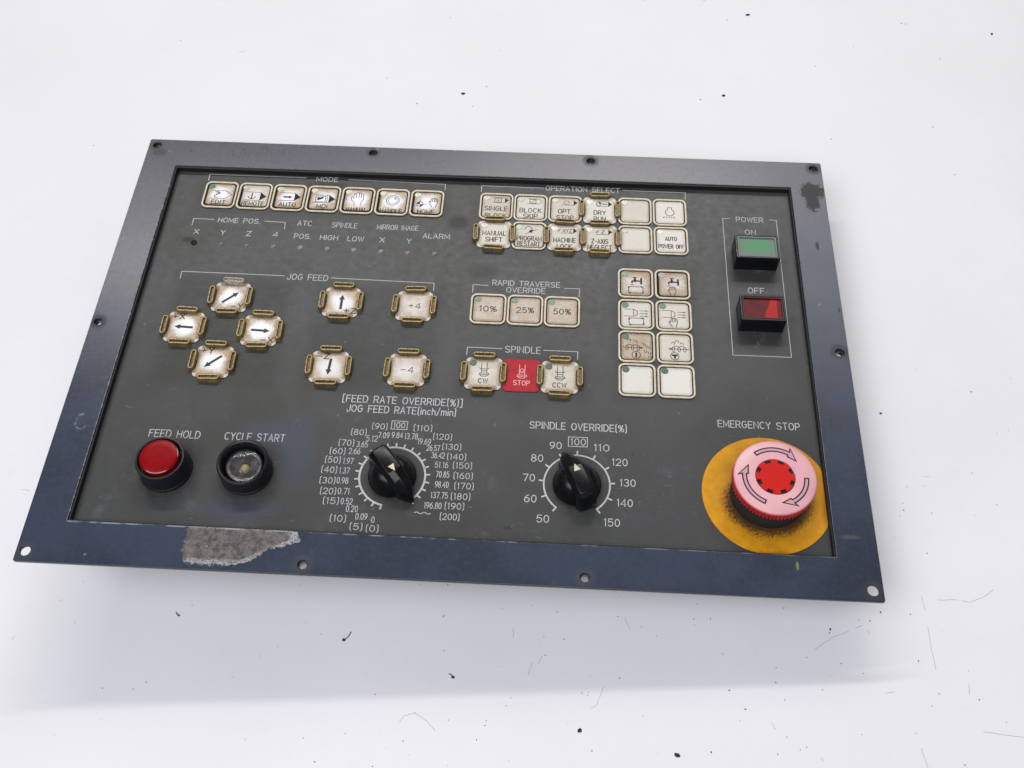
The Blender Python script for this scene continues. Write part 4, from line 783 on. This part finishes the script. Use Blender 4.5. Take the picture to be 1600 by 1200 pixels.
# ---------------------------------------------------------------- crumbs and marks on the table
def blob(r, seed, h=.5, el=1.0, n=9):
    rnd = random.Random(seed); V = []; F = []
    for k, (s, z) in enumerate(((1, .02), (.9, h*.5), (.45, h))):
        for i in range(n):
            a = 2*math.pi*i/n; rr = r*s*rnd.uniform(.72, 1.15); V.append((rr*math.cos(a)*el, rr*math.sin(a), z*r*1.2*rnd.uniform(.8, 1.2) if k else .02))
    for k in range(2):
        for i in range(n): a = k*n+i; b = k*n+(i+1) % n; F.append((a, b, b+n, a+n))
    F.append(tuple(range(2*n, 3*n))); return V, F
def table_stuff():
    V = []; F = []
    rnd = random.Random(3)
    pts = [(x, y, s*(.2 if y < 100 else .26)) for x, y, s in SPECKS]
    for _ in range(70):
        pts.append((rnd.uniform(-420, 400), rnd.uniform(-220, 380), rnd.uniform(.08, .2)))
    for _ in range(35): pts.append((rnd.uniform(-60, 290), rnd.uniform(-220, -125), rnd.uniform(.07, .18)))
    for i, (x, y, r) in enumerate(pts):
        v, f = blob(r, i, .35, rnd.uniform(.7, 1.7), 6); a = rnd.uniform(0, 3.14); c, s = math.cos(a), math.sin(a); b = len(V)
        V += [(x+p*c-q*s, y+p*s+q*c, z) for p, q, z in v]; F += [tuple(b+k for k in t) for t in f]
    link('dust_specks', me_from('dust_specks', V, F, M['dust'], 60), kind='stuff')
    V = []; F = []
    for l in HAIRS:
        q = []
        for i in range(len(l)-1):
            for t in (0, .25, .5, .75): q.append((l[i][0]+(l[i+1][0]-l[i][0])*t+rnd.uniform(-.15, .15), l[i][1]+(l[i+1][1]-l[i][1])*t+rnd.uniform(-.15, .15)))
        q.append(l[-1]); v, f = ribbon(q, .17); b = len(V); V += [(x, y, .06) for x, y in v]; F += [tuple(b+k for k in t) for t in f]
    link('table_scratches', me_from('table_scratches', V, F, M['hair']), kind='stuff')
table_stuff()
def crumb(x, y, r, seed, label, el=1.0, rot=0, tail=None):
    v, f = blob(r*.85, seed, .6, el, 11)
    if tail:
        b = len(v); a, c = ribbon(tail, .45); v += [(p, q, .25) for p, q in a]; f += [tuple(b+k for k in t) for t in c]
    o = link('crumb', me_from('crumb', v, f, M['crumb'], 70), None, (x, y, 0), label=label, category='crumb', group='crumbs on the white table'); o.rotation_euler.z = R(rot)
crumb(65.3, -199.3, 1.35, 1, 'largest round black crumb on the white table, below the spindle override knob', 1.0)
crumb(111.4, -209.1, 1.15, 2, 'black oval crumb on the white table near the bottom edge of the photo', 1.5, -25)
crumb(-55.9, -157.9, 1.0, 3, 'black crumb with a curled thread tail in the shadow below the panel', 1.2, 0, [(.6, .3), (1.8, 1.4), (2.6, 2.6), (3.2, 4.2)])
crumb(2.0, -175.4, .8, 4, 'small grey flake at the front edge of the panel shadow', 1.5, -20, [(-.5, .3), (-1.8, .9), (-2.6, .7)])
crumb(-145.4, -147.2, .6, 5, 'hooked dark fibre crumb in the shadow near the panel left corner', 1.4, 0, [(.4, 0), (-.8, .3), (-1.8, 1.6)])
crumb(189.2, -145.6, .8, 6, 'speckled grey crumb under the right end of the panel', .7, 10)
crumb(215.0, -136.1, .7, 7, 'narrow dark crumb just below the panel right corner', .6, 0)
crumb(230.9, -19.6, .8, 8, 'black crumb on the bare table right of the panel, nearer its edge', 1.2)
crumb(-24.8, 244.6, 1.3, 9, 'grey crumb on the table above the panel, left of the photo middle', 1.5)
crumb(181.6, 324.0, 1.3, 10, 'grey crumb near the top edge of the photo, right of middle', 1.5)
crumb(351.2, 297.2, 1.2, 11, 'grey crumb in the upper right corner of the photo', .9)
crumb(158.9, 238.4, 1.2, 12, 'grey crumb above the OPERATION SELECT side of the panel', 1.4, -15)
